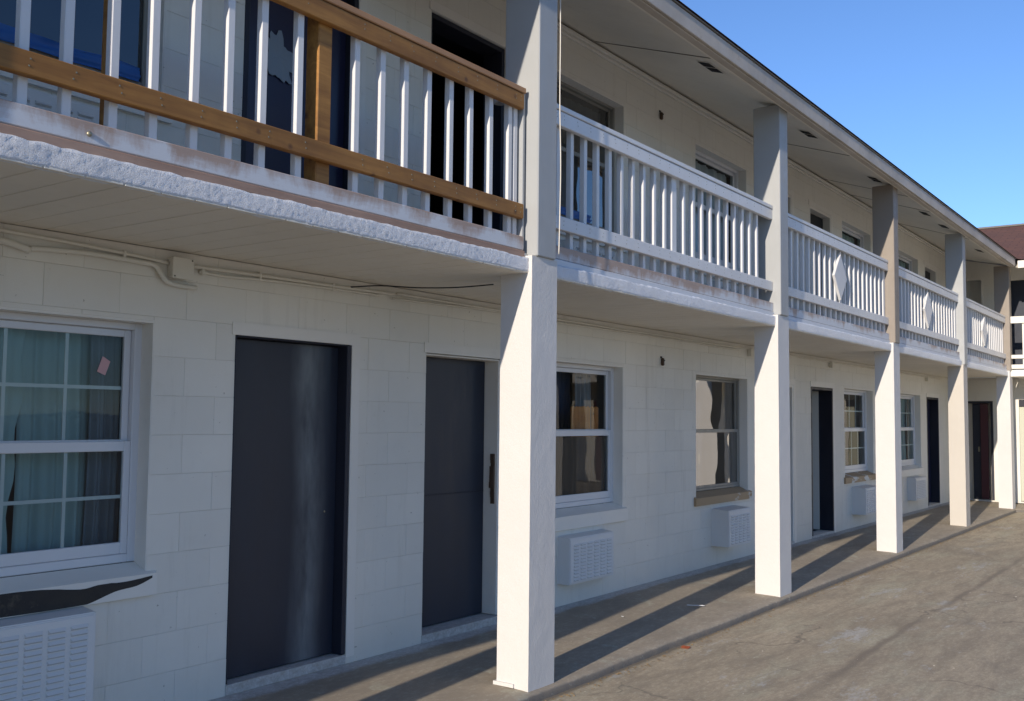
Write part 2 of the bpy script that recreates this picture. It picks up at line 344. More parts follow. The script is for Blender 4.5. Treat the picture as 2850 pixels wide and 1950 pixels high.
def rough_box(name, d, m, parent, step=0.05, amp=0.003, fs=6.0, taper=None):
    """hand-finished masonry: box skin cut into a grid, pushed in and out by noise"""
    x0, x1, y0, y1, z0, z1 = d; mb = MB()
    def disp(p):
        q = Vector(p)*fs; v = noise.noise_vector(q)+noise.noise_vector(q*4.1)*0.35
        k = 0 if taper is None else taper(p)
        c = ((x0+x1)/2, (y0+y1)/2)
        return (p[0]+v.x*amp+k*(p[0]-c[0]), p[1]+v.y*amp+k*(p[1]-c[1]), p[2]+(v.z*amp if z0+.001 < p[2] < z1-.001 else 0))
    def grid(o, a, b, na, nb):
        o, a, b = Vector(o), Vector(a), Vector(b); base = len(mb.v)
        for i in range(na+1):
            for j in range(nb+1): mb.v.append(disp(tuple(o+a*(i/na)+b*(j/nb))))
        for i in range(na):
            for j in range(nb):
                k = base+i*(nb+1)+j; mb.f.append((k, k+1, k+nb+2, k+nb+1)); mb.mi.append(0)
    nx, ny, nz = max(2, int((x1-x0)/step)), max(2, int((y1-y0)/step)), max(2, int((z1-z0)/step))
    grid((x0, y0, z0), (x1-x0, 0, 0), (0, 0, z1-z0), nx, nz); grid((x0, y1, z0), (x1-x0, 0, 0), (0, 0, z1-z0), nx, nz)
    grid((x0, y0, z0), (0, y1-y0, 0), (0, 0, z1-z0), ny, nz); grid((x1, y0, z0), (0, y1-y0, 0), (0, 0, z1-z0), ny, nz)
    grid((x0, y0, z0), (x1-x0, 0, 0), (0, y1-y0, 0), nx, ny); grid((x0, y0, z1), (x1-x0, 0, 0), (0, y1-y0, 0), nx, ny)
    o = mb.build(name, m, parent)
    for p in o.data.polygons: p.use_smooth = False
    return o

# ------------------------------------------------------------------ layout
CX = [-11.1, -7.1, -3.08, 0.93, 4.965, 9.011, 12.920, 16.892, 20.902]      # columns
YC, YW, YF, YR = 3.433, 4.624, 3.455, 3.495                    # column face, wall face, slab edge, railing face
ZS, ZD = 2.475, 2.600                                          # slab underside, deck
OFF = 2
XA, XB = -11.3, 21.35                                           # length of the building
XW = 22.25                                                     # wall of the end wing
GZ = -0.075

# ------------------------------------------------------------------ ground and walkway
def ground():
    mb = MB(); s = 1500
    mb.quad((-s, -s, GZ), (s, -s, GZ), (s, s, GZ), (-s, s, GZ)); o = mb.build('ground', M['lot']); tag(o, kind='structure')
ground()
def walkway():
    """raised concrete strip with a worn, rounded outer edge"""
    mb = MB(); n = int((22.3+11.6)/0.04); prof = []
    for i in range(n+1):
        x = -11.6+i*0.04
        e = 3.398+0.018*noise.noise(Vector((x*0.7, 3, 0)))+0.008*noise.noise(Vector((x*5, 1, 0)))+0.006*noise.noise(Vector((x*19, 7, 0)))
        t = 0.004*noise.noise(Vector((x*3, 9, 0)))
        prof.append([(x, e-0.016, GZ-0.01), (x, e-0.014, GZ+0.016+t), (x, e-0.006, -0.033+t), (x, e+0.012, -0.022+t), (x, e+0.085, -0.016), (x, 3.9, -0.006), (x, 4.35, 0.010), (x, 4.7, 0.03)])
    for a, b in zip(prof, prof[1:]):
        for k in range(7): mb.quad(a[k], b[k], b[k+1], a[k+1])
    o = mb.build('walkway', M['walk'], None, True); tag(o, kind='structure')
    mb = MB(); prof = []                                        # the strip along the end wing, rounded corner
    for i in range(180):
        y = 3.40-i*0.08
        e = 20.98+0.02*noise.noise(Vector((y*1.2, 5, 0)))-(0.0 if y < 3.2 else (y-3.2)*0.25)
        prof.append([(e-0.03, y, GZ-0.01), (e-0.01, y, GZ+0.02), (e+0.01, y, -0.034), (e+0.05, y, -0.022), (22.3, y, -0.020)])
    for a, b in zip(prof, prof[1:]):
        for k in range(4): mb.quad(a[k], a[k+1], b[k+1], b[k])
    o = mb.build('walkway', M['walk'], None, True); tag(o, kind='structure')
walkway()

# ------------------------------------------------------------------ the motel
B = empty('motel_building', (9, 4.6, 0), 'long two storey white painted block motel with outside gallery and columns', 'motel')
P0 = Matrix.Translation((-9, -4.6, 0))
def parent_fix():
    for o in list(COL.objects):
        if o.parent is not None and o.parent.type == 'EMPTY' and not o.get('_local'):
            o.matrix_parent_inverse = Matrix.Translation(o.parent.location).inverted()

WIN_L = [(1.76, 3.18), (6.80, 8.20), (9.76, 11.15), (14.735, 16.17), (17.74, 19.12)]
DOOR_L = [(3.715, 4.64), (5.385, 6.305), (11.72, 12.64), (13.32, 14.215), (19.58, 20.48)]
def openings(dz):
    d0 = 0.055 if dz == 0 else 2.60
    d1 = 2.055 if dz == 0 else 4.53
    w = [(a, b, 0.765+dz, 2.085+(0 if dz == 0 else -0.01)+dz) for a, b in WIN_L]
    return w+[(a, b, d0, d1) for a, b in DOOR_L]
OPEN = {0: openings(0), 1: openings(2.5)}
def cut(rects, op):
    out = []
    for x0, x1, z0, z1 in rects:
        a, b, c, d = op
        if b <= x0 or a >= x1 or d <= z0 or c >= z1: out.append((x0, x1, z0, z1)); continue
        if a > x0: out.append((x0, a, z0, z1))
        if b < x1: out.append((b, x1, z0, z1))
        m0, m1 = max(a, x0), min(b, x1)
        if c > z0: out.append((m0, m1, z0, c))
        if d < z1: out.append((m0, m1, d, z1))
    return out
def block_mb(w, h, g=0.0005, dep=0.005, ch=0.0014):
    """one face block: proud face with chamfered arris, origin at its lower left"""
    mb = MB(); a0, a1, c0, c1 = g*.6, w-g*.6, g*1.3, h-g*1.3
    mb.quad((a0+ch, 0, c0+ch), (a1-ch, 0, c0+ch), (a1-ch, 0, c1-ch), (a0+ch, 0, c1-ch))
    mb.quad((a0, ch, c0), (a1, ch, c0), (a1-ch, 0, c0+ch), (a0+ch, 0, c0+ch)); mb.quad((a0+ch, 0, c1-ch), (a1-ch, 0, c1-ch), (a1, ch, c1), (a0, ch, c1))
    mb.quad((a0, ch, c0), (a0+ch, 0, c0+ch), (a0+ch, 0, c1-ch), (a0, ch, c1)); mb.quad((a1-ch, 0, c0+ch), (a1, ch, c0), (a1, ch, c1), (a1-ch, 0, c1-ch))
    mb.quad((a0, ch, c0), (a1, ch, c0), (a1, dep, c0), (a0, dep, c0)); mb.quad((a0, ch, c1), (a0, dep, c1), (a1, dep, c1), (a1, ch, c1))
    mb.quad((a0, ch, c0), (a0, dep, c0), (a0, dep, c1), (a0, ch, c1)); mb.quad((a1, ch, c0), (a1, ch, c1), (a1, dep, c1), (a1, dep, c0))
    return mb
def build_wall(lv):
    z0, z1 = ((0.0, ZS) if lv == 0 else (ZS+0.005, 5.03)); dz = 0 if lv == 0 else 2.5
    core = [(XA, XB, z0, z1)]
    for op in OPEN[lv]: core = cut(core, op)
    mb = MB()
    for a, b, c, d in core: mb.box(a, b, YW+0.0036, YW+0.2, c, d)
    wl = mb.build('wall', M['mortar'], B); wl['label'] = 'ground floor wall of painted blocks' if lv == 0 else 'upper floor wall of painted blocks'
    H = 0.2083; zb = 0.0265; rows = int((2.5)/H)+1; out = []
    k0 = 0 if lv == 0 else 12
    for r in range(k0, k0+13):
        c0 = zb+r*H; c1 = c0+H
        c0, c1 = max(c0, z0), min(c1, z1)
        if c1-c0 < 0.03: continue
        off = 0.406*0.5 if r % 2 else 0.0
        x = XA-0.3+off-0.045
        while x < XB:
            a, b = max(x, XA), min(x+0.406, XB)
            if b-a > 0.03:
                rs = [(a, b, c0, c1)]
                for op in OPEN[lv]: rs = cut(rs, op)
                out += [q for q in rs if q[1]-q[0] > 0.02 and q[3]-q[2] > 0.02]
            x += 0.406
    return wl, out
walls = {}; allb = []
for lv in (0, 1):
    wl, out = build_wall(lv); walls[lv] = wl
    for q in out:
        cxm, czm = (q[0]+q[1])/2, (q[2]+q[3])/2; dd = math.sqrt(cxm*cxm+YW*YW)
        u = fw.x*cxm+fw.y*YW
        sx = (rt.x*cxm+rt.y*YW)/u; sz = (czm-1.597)/u
        vis = abs(sx) < 0.53 and -0.43 < sz < 0.30
        allb.append((((q[1]-q[0])*(q[3]-q[2])/dd**3*(1 if vis else 1e-6)), lv, q, vis))
allb.sort(key=lambda t: -t[0])
cache = {}
for k, (sc_, lv, q, vis) in enumerate(allb[:300]):
    key = (round(q[1]-q[0], 4), round(q[3]-q[2], 4))
    if key not in cache: cache[key] = block_mb(*key).mesh('block')
    o = link('block', cache[key], M['wall'], walls[lv]); o.location = (q[0], YW+rnd.uniform(-0.0008, 0.0010), q[2])
rest = {0: MB(), 1: MB()}
for sc_, lv, q, vis in allb[300:]:
    m2 = block_mb(q[1]-q[0], q[3]-q[2]); i = len(rest[lv].v)
    dy = rnd.uniform(-0.0008, 0.0010)
    rest[lv].v += [(v[0]+q[0], v[1]+YW+dy, v[2]+q[2]) for v in m2.v]; rest[lv].f += [tuple(i+j for j in f) for f in m2.f]
for lv in (0, 1): tag(rest[lv].build('block', M['wall'], walls[lv]), kind='stuff')

# opening reveals (plaster returns) and rooms behind
def reveal(parent, x0, x1, z0, z1, m, floor=True):
    mb = MB(); y0, y1 = YW+0.002, YW+0.205; t = 0.012
    e = 0.004; a, b, c, d = x0+e, x1-e, z0+e, z1-e            # linings stand 4 mm proud of the cut wall
    mb.box(x0-t, a, y0, y1, z0-t, z1+t); mb.box(b, x1+t, y0, y1, z0-t, z1+t); mb.box(a, b, y0, y1, d, z1+t)
    if floor: mb.box(a, b, y0, y1, z0-t, c)
    return mb.build('reveal', m, parent)
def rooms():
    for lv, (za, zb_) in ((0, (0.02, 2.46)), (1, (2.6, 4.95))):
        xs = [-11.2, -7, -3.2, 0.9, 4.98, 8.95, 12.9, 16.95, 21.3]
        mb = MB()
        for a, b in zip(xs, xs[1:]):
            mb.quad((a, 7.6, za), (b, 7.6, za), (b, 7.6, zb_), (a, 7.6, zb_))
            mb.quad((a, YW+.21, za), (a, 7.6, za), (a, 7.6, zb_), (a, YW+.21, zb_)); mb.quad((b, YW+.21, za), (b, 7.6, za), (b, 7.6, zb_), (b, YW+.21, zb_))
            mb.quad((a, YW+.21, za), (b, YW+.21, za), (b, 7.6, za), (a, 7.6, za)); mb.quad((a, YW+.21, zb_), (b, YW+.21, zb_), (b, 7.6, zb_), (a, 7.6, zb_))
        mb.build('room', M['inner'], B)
rooms()

def curtain(name, x0, x1, z0, z1, y, m, folds=9, amp=0.02, seed=0, label='', scallop=False, group=None):
    mb = MB(); n = 90; rows = 14
    for i in range(n+1):
        for j in range(rows+1):
            u, v = i/n, j/rows
            x = x0+(x1-x0)*u; ph = folds*2*math.pi*u+seed
            yy = y+amp*(math.sin(ph)+0.5*math.sin(2.3*ph+seed))*(0.55+0.45*(1-v))+0.01*math.sin(5*v+seed)
            if scallop and i >= n-1: x += 0.012*math.sin(v*rows*14.0)
            if scallop: x += 0.05*(v-0.5)*u
            mb.v.append((x, yy, z0+(z1-z0)*v))
    for i in range(n):
        for j in range(rows):
            k = i*(rows+1)+j; mb.f.append((k, k+1, k+rows+2, k+rows+1)); mb.mi.append(0)
    o = mb.build(name, m, None, True); tag(o, label, 'curtain', group); return o

def window(x0, x1, z0, z1, style, y=YW, label=None):
    """double hung window set back in its opening"""
    w_ = empty('window', (0, 0, 0)); w_.parent = B
    if label: w_['label'] = label
    vin = style != 'alu'; fm = M['vinyl'] if vin else M['alu']
    fy0, fy1 = y+0.10, y+0.17; t = 0.045 if vin else 0.03; zm = (z0+z1)/2+0.03
    if style == 'vinyl_low': zm = 1.44-0.0
    # outer frame
    for d in ((x0, x0+t, fy0, fy1, z0, z1), (x1-t, x1, fy0, fy1, z0, z1), (x0+t, x1-t, fy0, fy1, z1-t*.8, z1), (x0+t, x1-t, fy0, fy1, z0, z0+t)):
        box('frame', d, fm, w_, 0.004)
    s = 0.038 if vin else 0.024; a, b = x0+t+.001, x1-t-.001
    lo0, lo1, up0, up1 = z0+t+.001, zm+0.012, zm-0.018, z1-t*.8-.001
    # upper sash sits behind the lower one
    for (za, zb_, ya, yb, nm) in ((up0, up1, fy0+0.032, fy0+0.055, 'upper_sash'), (lo0, lo1, fy0+0.004, fy0+0.028, 'lower_sash')):
        mb = MB(); bt = 0.06 if (nm == 'lower_sash' and vin) else s
        ta = s if nm == 'upper_sash' else s+0.014
        mb.cbox(a, a+s, ya, yb, za, zb_, .003); mb.cbox(b-s, b, ya, yb, za, zb_, .003)
        mb.cbox(a+s, b-s, ya+.001, yb-.001, zb_-ta, zb_, .003); mb.cbox(a+s, b-s, ya+.001, yb-.001, za, za+bt, .003)
        mb.build('sash', fm, w_)
        yg = (ya+yb)/2; g = MB(); g.quad((a+s, yg, za+bt), (b-s, yg, za+bt), (b-s, yg, zb_-ta), (a+s, yg, zb_-ta))
        g.keep = True; g.build('pane', M['glass'] if vin and style != 'mirror' else M['glass_mirror'], w_)
        if style in ('grid', 'vinyl_low'):
            nc = 4; cw = (b-a-2*s)/nc
            gm = MB()
            for k in range(1, nc): gm.box(a+s+k*cw-.009, a+s+k*cw+.009, yg+.004, yg+.010, za+bt, zb_-ta)
            zc_ = (za+bt+zb_-ta)/2
            for k in range(nc): gm.box(a+s+k*cw+.009*(k > 0), a+s+(k+1)*cw-.009*(k < nc-1), yg+.0045, yg+.0095, zc_-.009, zc_+.009)
            gm.build('muntin', M['grille'], w_)
    return w_
def sill(parent, x0, x1, z0, m, label=None, h=.108):
    """sloping masonry sill running past the opening"""
    mb = MB(); a, b = x0-0.05, x1+0.05; yo = YW-0.028
    P_ = [(yo, z0-h), (yo, z0+0.004), (YW+0.10, z0+0.055), (YW+0.10, z0-h)]
    L_ = [(x0-0.05, p[0], p[1]) for p in P_]; Q_ = [(x1+0.05, p[0], p[1]) for p in P_]
    for k in range(4): mb.quad(L_[k], L_[(k+1) % 4], Q_[(k+1) % 4], Q_[k])
    mb.quad(*L_); mb.quad(*Q_)
    o = mb.build('sill', m, parent)
    if label: o['label'] = label
    return o

W_LAB = ['divided window with teal curtain at the left edge', 'plain white window beside the big column', 'bare aluminium window with warped reflections', 'white window with divided panes beyond second column', 'white divided window beyond third column']
styles = ['vinyl_low', 'plain', 'alu', 'grid', 'grid']
for k, ((a, b), st) in enumerate(zip(WIN_L, styles)):
    w_ = window(a, b, 0.822, 2.075, st, YW, W_LAB[k])
    reveal(w_, a, b, 0.765, 2.078, M['trim'])
    sill(w_, a, b, 0.765, M['sill_tan'] if k in (2, 3) else M['trim'], 'sill with peeled paint showing tan' if k in (2, 3) else None, .078 if k in (2, 3) else .108)
for k, (a, b) in enumerate(WIN_L):
    w_ = window(a, b, 3.322, 4.56, 'alu' if k in (0, 1) else 'plain', YW, None)
    reveal(w_, a, b, 3.265, 4.563, M['trim'])
    sill(w_, a, b, 3.265, M['trim'])

# doors
def door(x0, x1, z0, z1, m, fm, depth, label=None, ajar=None, case=True, tl=0.035):
    d_ = empty('door', (0, 0, 0)); d_.parent = B
    if label: d_['label'] = label
    t = 0.035; y0 = YW+0.02 if depth > .12 else YW-0.004
    fy1 = YW+0.205
    for q in ((x0-.002, x0+tl, y0, fy1, z0, z1), (x1-t, x1+.002, y0, fy1, z0, z1), (x0+tl, x1-t, y0, fy1, z1-tl, z1+.002)): box('frame', q, fm, d_, .003)
    if case:
        mb = MB(); c = 0.075; yy0, yy1 = YW-0.007, YW+0.002
        mb.box(x1+.003, x1+c, yy0, yy1, z0-.02, z1+c); mb.box(x0-c*.35, x1+.003, yy0, yy1, z1+.003, z1+c)
        mb.build('casing', M['trim'], d_)
    mb = MB(); mb.box(x0-.004, x1+.004, YW-0.004, YW+0.20, max(0.0, z0-.06), z0-.004)
    mb.build('threshold', M['walk'] if z0 < 1 else M['soffit'], d_)
    if ajar is None:
        lf = box('leaf', (x0+tl+.003, x1-t-.003, YW+depth, YW+depth+.04, z0+.004, z1-tl-.003), m, d_, .003)
    else:
        side, ang = ajar; wd = x1-x0-2*t
        mb = MB(); mb.cbox(0, wd, 0, .042, z0+.01, z1-t-.004, .003)
        lf = mb.build('leaf', m, d_); hx = x0+t+.004 if side < 0 else x1-t-.004
        lf.location = (hx, YW+0.19, 0); lf.rotation_euler = (0, 0, ang)
    return d_, lf
door(*DOOR_L[0], 0.09, 2.05, M['door_smeared'], M['door_frame_dark'], 0.075, 'plain charcoal door with a pale streak, nearest the camera', tl=0.008)
d2, l2 = door(*DOOR_L[1], 0.085, 2.045, M['door'], M['trim'], 0.15, 'charcoal slab door half hidden by the big column', tl=0.012)
# splintered strike area and seam on that door
mb = MB()
for k in range(16):
    z = 0.93+k*0.024; w0 = 0.011+0.007*abs(noise.noise(Vector((k*.9, 2, 0))))+(0.006 if 4 < k < 12 else 0)
    mb.box(6.268-w0, 6.268+0.002, YW+0.045, YW+0.045+.02+w0, z, z+0.024)
mb.build('broken_strike', M['brass'], d2)['label'] = 'splintered bare wood where the lock was forced'
box('seam', (5.41, 6.262, YW+.1465, YW+.150, 1.02, 1.032), M['door_frame_dark'], d2, .001)
box('knob', (4.50, 4.512, YW+.068, YW+.076, 0.985, 0.997), M['bolt'], d2, .003)
door(*DOOR_L[2], 0.055, 2.055, M['door'], M['trim'], 0.10, 'dark door hidden behind the second column')
door(*DOOR_L[3], 0.055, 2.055, M['doorwhite'], M['door_frame_dark'], 0.10, 'open doorway with off white door swung inwards', ajar=(1, R(112)))
door(*DOOR_L[4], 0.055, 2.055, M['navy'], M['door_frame_dark'], 0.10, 'navy door with long glossy panels, slightly open', ajar=(1, R(165)))
door(*DOOR_L[0], 2.60, 4.53, M['navy'], M['door_frame_dark'], 0.07, 'upstairs navy door behind the timber railing')
door(*DOOR_L[1], 2.60, 4.53, M['dark'], M['door_frame_dark'], 0.14, 'upstairs black doorway beside the big column', ajar=(-1, R(80)))
for k in (2, 3, 4): door(*DOOR_L[k], 2.60, 4.53, M['dark'], M['trim'], 0.10, None)

# roof: soffit, frieze, fascia, cover
SK = (5.0-4.53)/(YW-3.25)
def sz(y): return 4.53+(y-3.25)*SK
def roof():
    r = empty('roof', (0, 0, 0)); r.parent = B; r['label'] = 'low pitched roof with open eave over the gallery'
    seams = [XA, -7.2, -3.4, -1.6, 2.35, 3.57, 7.57, 11.30, 13.8, 15.0, 17.6, 20.88]
    for a, b in zip(seams, seams[1:]):
        a2, b2 = a+.008, b-.008; mb = MB()
        lo = [(a2, 3.372, sz(3.372)), (b2, 3.372, sz(3.372)), (b2 if b < 20.8 else 22.2, YW+.01, sz(YW+.01)), (a2, YW+.01, sz(YW+.01))]
        hi = [(p[0], p[1], p[2]+.012) for p in lo]
        mb.quad(*lo); mb.quad(*hi)
        for k in range(4): mb.quad(lo[k], lo[(k+1) % 4], hi[(k+1) % 4], hi[k])
        mb.build('soffit_panel', M['soffit'], r)
        if b < 20.8:                                            # opened joint with a dark lip
            w2 = .010; mb = MB(); q = [(b-w2, 3.40, sz(3.40)-.004), (b+w2, 3.40, sz(3.40)-.004), (b+w2*.7, YW-.06, sz(YW-.06)-.004), (b-w2*.7, YW-.06, sz(YW-.06)-.004)]; q2 = [(p[0], p[1], p[2]+.0035) for p in q]
            mb.quad(*q); mb.quad(*q2)
            for k in range(4): mb.quad(q[k], q[(k+1) % 4], q2[(k+1) % 4], q2[k])
            mb.build('joint_strip', M['joint_dark'], r)
    mb = MB(); mb.quad((XA, 3.31, sz(3.31)+.02), (20.86, 3.31, sz(3.31)+.02), (22.2, YW+.2, sz(YW+.2)+.02), (XA, YW+.2, sz(YW+.2)+.02)); mb.build('soffit_backing', M['soffit_gap'], r)
    def run(name, y0, y1, z0, z1, m, x0=XA, x1=20.82): return box(name, (x0, x1, y0, y1, z0, z1), m, r, .004)
    run('fascia', 3.280, 3.305, 4.547, 4.684, M['eave'])
    run('drip_edge', 3.266, 3.325, 4.686, 4.697, M['drip'])
    run('eave_trim', 3.307, 3.370, 4.538, 4.570, M['eave'])
    run('eave_trim', 3.373, 3.413, 4.560, 4.582, M['soffit'])
    run('frieze', YW-.03, YW-.002, 4.905, 4.93, M['trim'], XA, 21.2); run('frieze', YW-.055, YW-.002, 4.932, 4.965, M['trim'], XA, 21.2)
    mb = MB(); T = 0.364
    def zr(y): return 4.706+(y-3.258)*T
    mb.v = [(XA-.2, 3.258, zr(3.258)), (20.85, 3.258, zr(3.258)), (24.3, 6.67, zr(6.67)), (XA-.2, 6.67, zr(6.67)), (XA-.2, 10.1, zr(3.258)), (27.7, 10.1, zr(3.258))]
    mb.f = [(0, 1, 2, 3), (3, 2, 5, 4)]; mb.build('roof_cover', M['shingle'], r)
    # eave vents: a frame with two dark louvred slots
    for k, x in enumerate((3.35, 5.6, 7.90, 10.37, 12.8, 15.33, 16.5, 19.2)):
        v = MB(); y0, y1 = 3.545, 3.655
        def pl(a, b, c, d, off): v.quad((a, c, sz(c)-off), (b, c, sz(c)-off), (b, d, sz(d)-off), (a, d, sz(d)-off))
        pl(x-.17, x+.17, y0-.02, y1+.02, .003); fr = v.build('soffit_vent', M['soffit'], r)
        v = MB(); pl(x-.15, x-.012, y0, y1, .006); pl(x+.012, x+.15, y0, y1, .006); o = v.build('vent_slot', M['black'], r)
roof()

# gallery slab: rough edge, boarded underside
def slab():
    s = empty('gallery_slab', (0, 0, 0)); s.parent = B
    MB().box(XA, XW, YF+.03, YW+.006, ZS+.022, ZD-.03).build('slab_core', M['slab'], s)
    MB().box(XA, XW, YF+.035, YW-.001, ZD-.028, ZD).build('deck', M['soffit'], s)
    # rough troweled edge
    for i in range(len(CX)-1):
        a, b = CX[i]+.279, CX[i+1]-.001
        step = 0.011 if CX[i] < 4 else (0.014 if CX[i] < 9.5 else 0.04)
        n = int((b-a)/step); rows = 10; mb = MB()
        for k in range(n+1):
            x = a+(b-a)*k/n
            top = ZD-0.024+0.006*noise.noise(Vector((x*4, 0, 3)))+0.007*noise.noise(Vector((x*17, 0, 8)))
            bot = ZS-0.002+0.005*noise.noise(Vector((x*6, 5, 0)))+0.003*noise.noise(Vector((x*24, 2, 0)))
            for j in range(rows+1):
                t = j/rows; z = bot+(top-bot)*t
                bulge = 0.004*math.sin(min(1, t*1.6)*math.pi*.5)
                y = YF+.006-bulge-0.002*noise.noise(Vector((x*7, z*10, 1)))-0.0010*noise.noise(Vector((x*34, z*46, 4)))-0.0022*noise.noise(Vector((x*80, z*100, 2)))
                if j == 0: y += .02
                if j == rows: y += .03
                mb.v.append((x, y, z))
        for k in range(n):
            for j in range(rows):
                q = k*(rows+1)+j; mb.f.append((q, q+1, q+rows+2, q+rows+1)); mb.mi.append(0)
        mb.build('slab_edge', M['slab'], s, True)
    # boards under the slab, each running from the edge to the wall
    c = empty('ceiling', (0, 0, 0)); c.parent = B; c['label'] = 'boarded ceiling under the gallery'
    bw = 0.1635; x = 1.90-bw*80; shared = {}
    bd = MB().cbox(.0030, bw-.0030, 0, YW-.004-(YF+.006), 0, .018, .0022).mesh('soffit_board')
    g = MB(); g.quad((XA, YF+.04, ZS+.0205), (XB, YF+.04, ZS+.0205), (XB, YW-.003, ZS+.0205), (XA, YW-.003, ZS+.0205)); g.build('board_backing', M['soffit_gap'], c)
    n = 0
    while x < XB-bw:
        o = link('soffit_board', bd, M['soffit'], c); o.location = (x, YF+.006, ZS+.001+rnd.uniform(-.0006, .0008)); x += bw; n += 1
    return s
slab()

# columns
def columns():
    for i, x in enumerate(CX):
        d = 0.232; m = M['stucco'] if i != 5+OFF else M['stucco_grey']
        tp = (lambda p: 0.0) if i < 3+OFF else (lambda p: 0.035*(1-p[2]/2.5))
        ztop = 2.582 if i != 5+OFF else 2.50
        o = rough_box('column', (x, x+.278, YC, YC+d, -0.10, ztop), m, B, .03, .0012, 9, tp)
        if i == 2+OFF: o['label'] = 'lower stucco column, nearest and widest'
        tanp = i in (4+OFF, 6+OFF)
        u = box('post', (x+.036, x+.241, YC-.016, YC+.247, ztop+.001, 4.592), M['post_tan'] if tanp else M['post'], B, .006)
        if tanp: u['label'] = 'upper post painted tan'
        if i == 2+OFF: u['label'] = 'upper grey post, nearest, above the big column'
        # stain-free foot of dried paint
    tb = rough_box('paint_foot', (CX[2+OFF]-.012, CX[2+OFF]+.05, YC+.10, YC+.25, -.01, .012), M['stucco'], B, .02, .004)
columns()

# railings
def rail_bay(i, timber=False, diamond=False):
    x0, x1 = CX[i+OFF]+.242, CX[i+1+OFF]+.035
    r = empty('railing', (0, 0, 0)); r.parent = B
    rm, cm, mm = (M['timber'], M['timber_cap'], M['timber']) if timber else (M['rail'],)*3
    if i == 1: x1 = 4.958
    if timber: r['label'] = 'balcony railing with new unpainted timber rails'
    elif not diamond: r['label'] = 'white painted balcony railing without a diamond'
    else: r['label'] = 'white painted balcony railing with a diamond ornament'
    a, b = x0+.002, x1-.002
    box('handrail_cap', (a, b+(.012 if timber else 0), YR-.006, YR+.13, 3.592, 3.626), cm, r, .004)
    box('top_rail', (a, b, YR, YR+.038, 3.492, 3.588), rm, r, .004)
    box('middle_rail', (a, b, YR-(.004 if timber else 0), YR+.036, 2.811, 2.900), mm, r, .004)
    box('deck_board', (a, b+.002, YR-.004, YR+.034, 2.615, 2.700), M['kick'] if timber or i == 2 else M['kick_clean'], r, .004)
    box('base_board', (a, b+.004, YR-.012, YR+.030, 2.570, 2.611), M['base_board'] if timber else M['kick_clean'], r, .004)
    if timber:
        bal = [x0+.05+.19*k for k in range(18)] if i == 0 else [1.45, 1.64]+[1.833, 2.003, 2.196, 2.376, 2.574, 2.752, 2.938, 3.155, 3.533, 3.721, 3.903, 4.090, 4.282, 4.465, 4.656, 4.848, 4.905]
    elif i == 2:
        bal = [5.30]+[5.387+.1685*k for k in range(21)]
    else:
        n = 22; bal = [x0+.05+(x1-x0-.13)*k/(n-1) for k in range(n)]
    sh = {}
    for x in bal:
        lean = rnd.uniform(-.004, .004); zt = 3.50 if not timber else 3.497
        key = 'b'
        if key not in sh: sh[key] = MB().cbox(0, .038, 0, .038, 2.66, 3.50+.03, .003).mesh('baluster')
        o = link('baluster', sh[key], M['rail'], r); o.location = (x, YR+.040, 0)
        # lean about the foot
        o.rotation_euler = (0, lean, rnd.uniform(-.03, .03)); o.location.x -= lean*3.0
    if timber:
        pass
    if timber and i == 1:
        p = box('post', (3.285, 3.375, YR+.001+.038, YR+.128, 2.62, 3.59), M['timber'], r, .005); p['label'] = 'new timber post in the middle of the railing'
        box('block', (2.20, 2.235, YR+.08, YR+.115, 2.66, 3.58), M['timber'], r, .003)
        box('end_trim', (4.962, 4.985, YR+.012, YR+.10, 2.63, 3.60), M['post'], r, .003)
    elif i == 2: box('post', (7.035, 7.115, YR+.039, YR+.12, 2.62, 3.59), M['rail'], r, .004)
    else: box('post', (b-.085, b-.005, YR+.039, YR+.12, 2.62, 3.59), M['rail'], r, .004)
    if i >= 1:
        mb = MB()
        for x in bal:
            for zz in ((3.54, 3.565) if x > 2.5 else (3.55,))+(2.845, 2.872):
                q = x+.019+rnd.uniform(-.008, .008); yy = YR-(.0045 if timber and zz < 3 else 0); mb.box(q-.0028, q+.0028, yy-.0012, yy+.001, zz-.0028, zz+.0028)
        mb.build('nail_heads', M['bolt'], r)['kind'] = 'stuff'
    if diamond:
        cx = (CX[i+OFF]+.278+CX[i+1+OFF])/2; cz = 3.19; w, h = .215, .255; y0, y1 = YR+.010, YR+.038; mb = MB()
        pts = [(cx-w, cz), (cx, cz-h), (cx+w, cz), (cx, cz+h)]
        F = [(p[0], y0, p[1]) for p in pts]; K = [(p[0], y1, p[1]) for p in pts]
        mb.quad(*F); mb.quad(*K)
        for k in range(4): mb.quad(F[k], F[(k+1) % 4], K[(k+1) % 4], K[k])
        mb.build('diamond', M['rail'], r)
    return r
for i in range(len(CX)-1):
    if i >= OFF: rail_bay(i-OFF, timber=(i-OFF <= 1), diamond=(i-OFF >= 3))

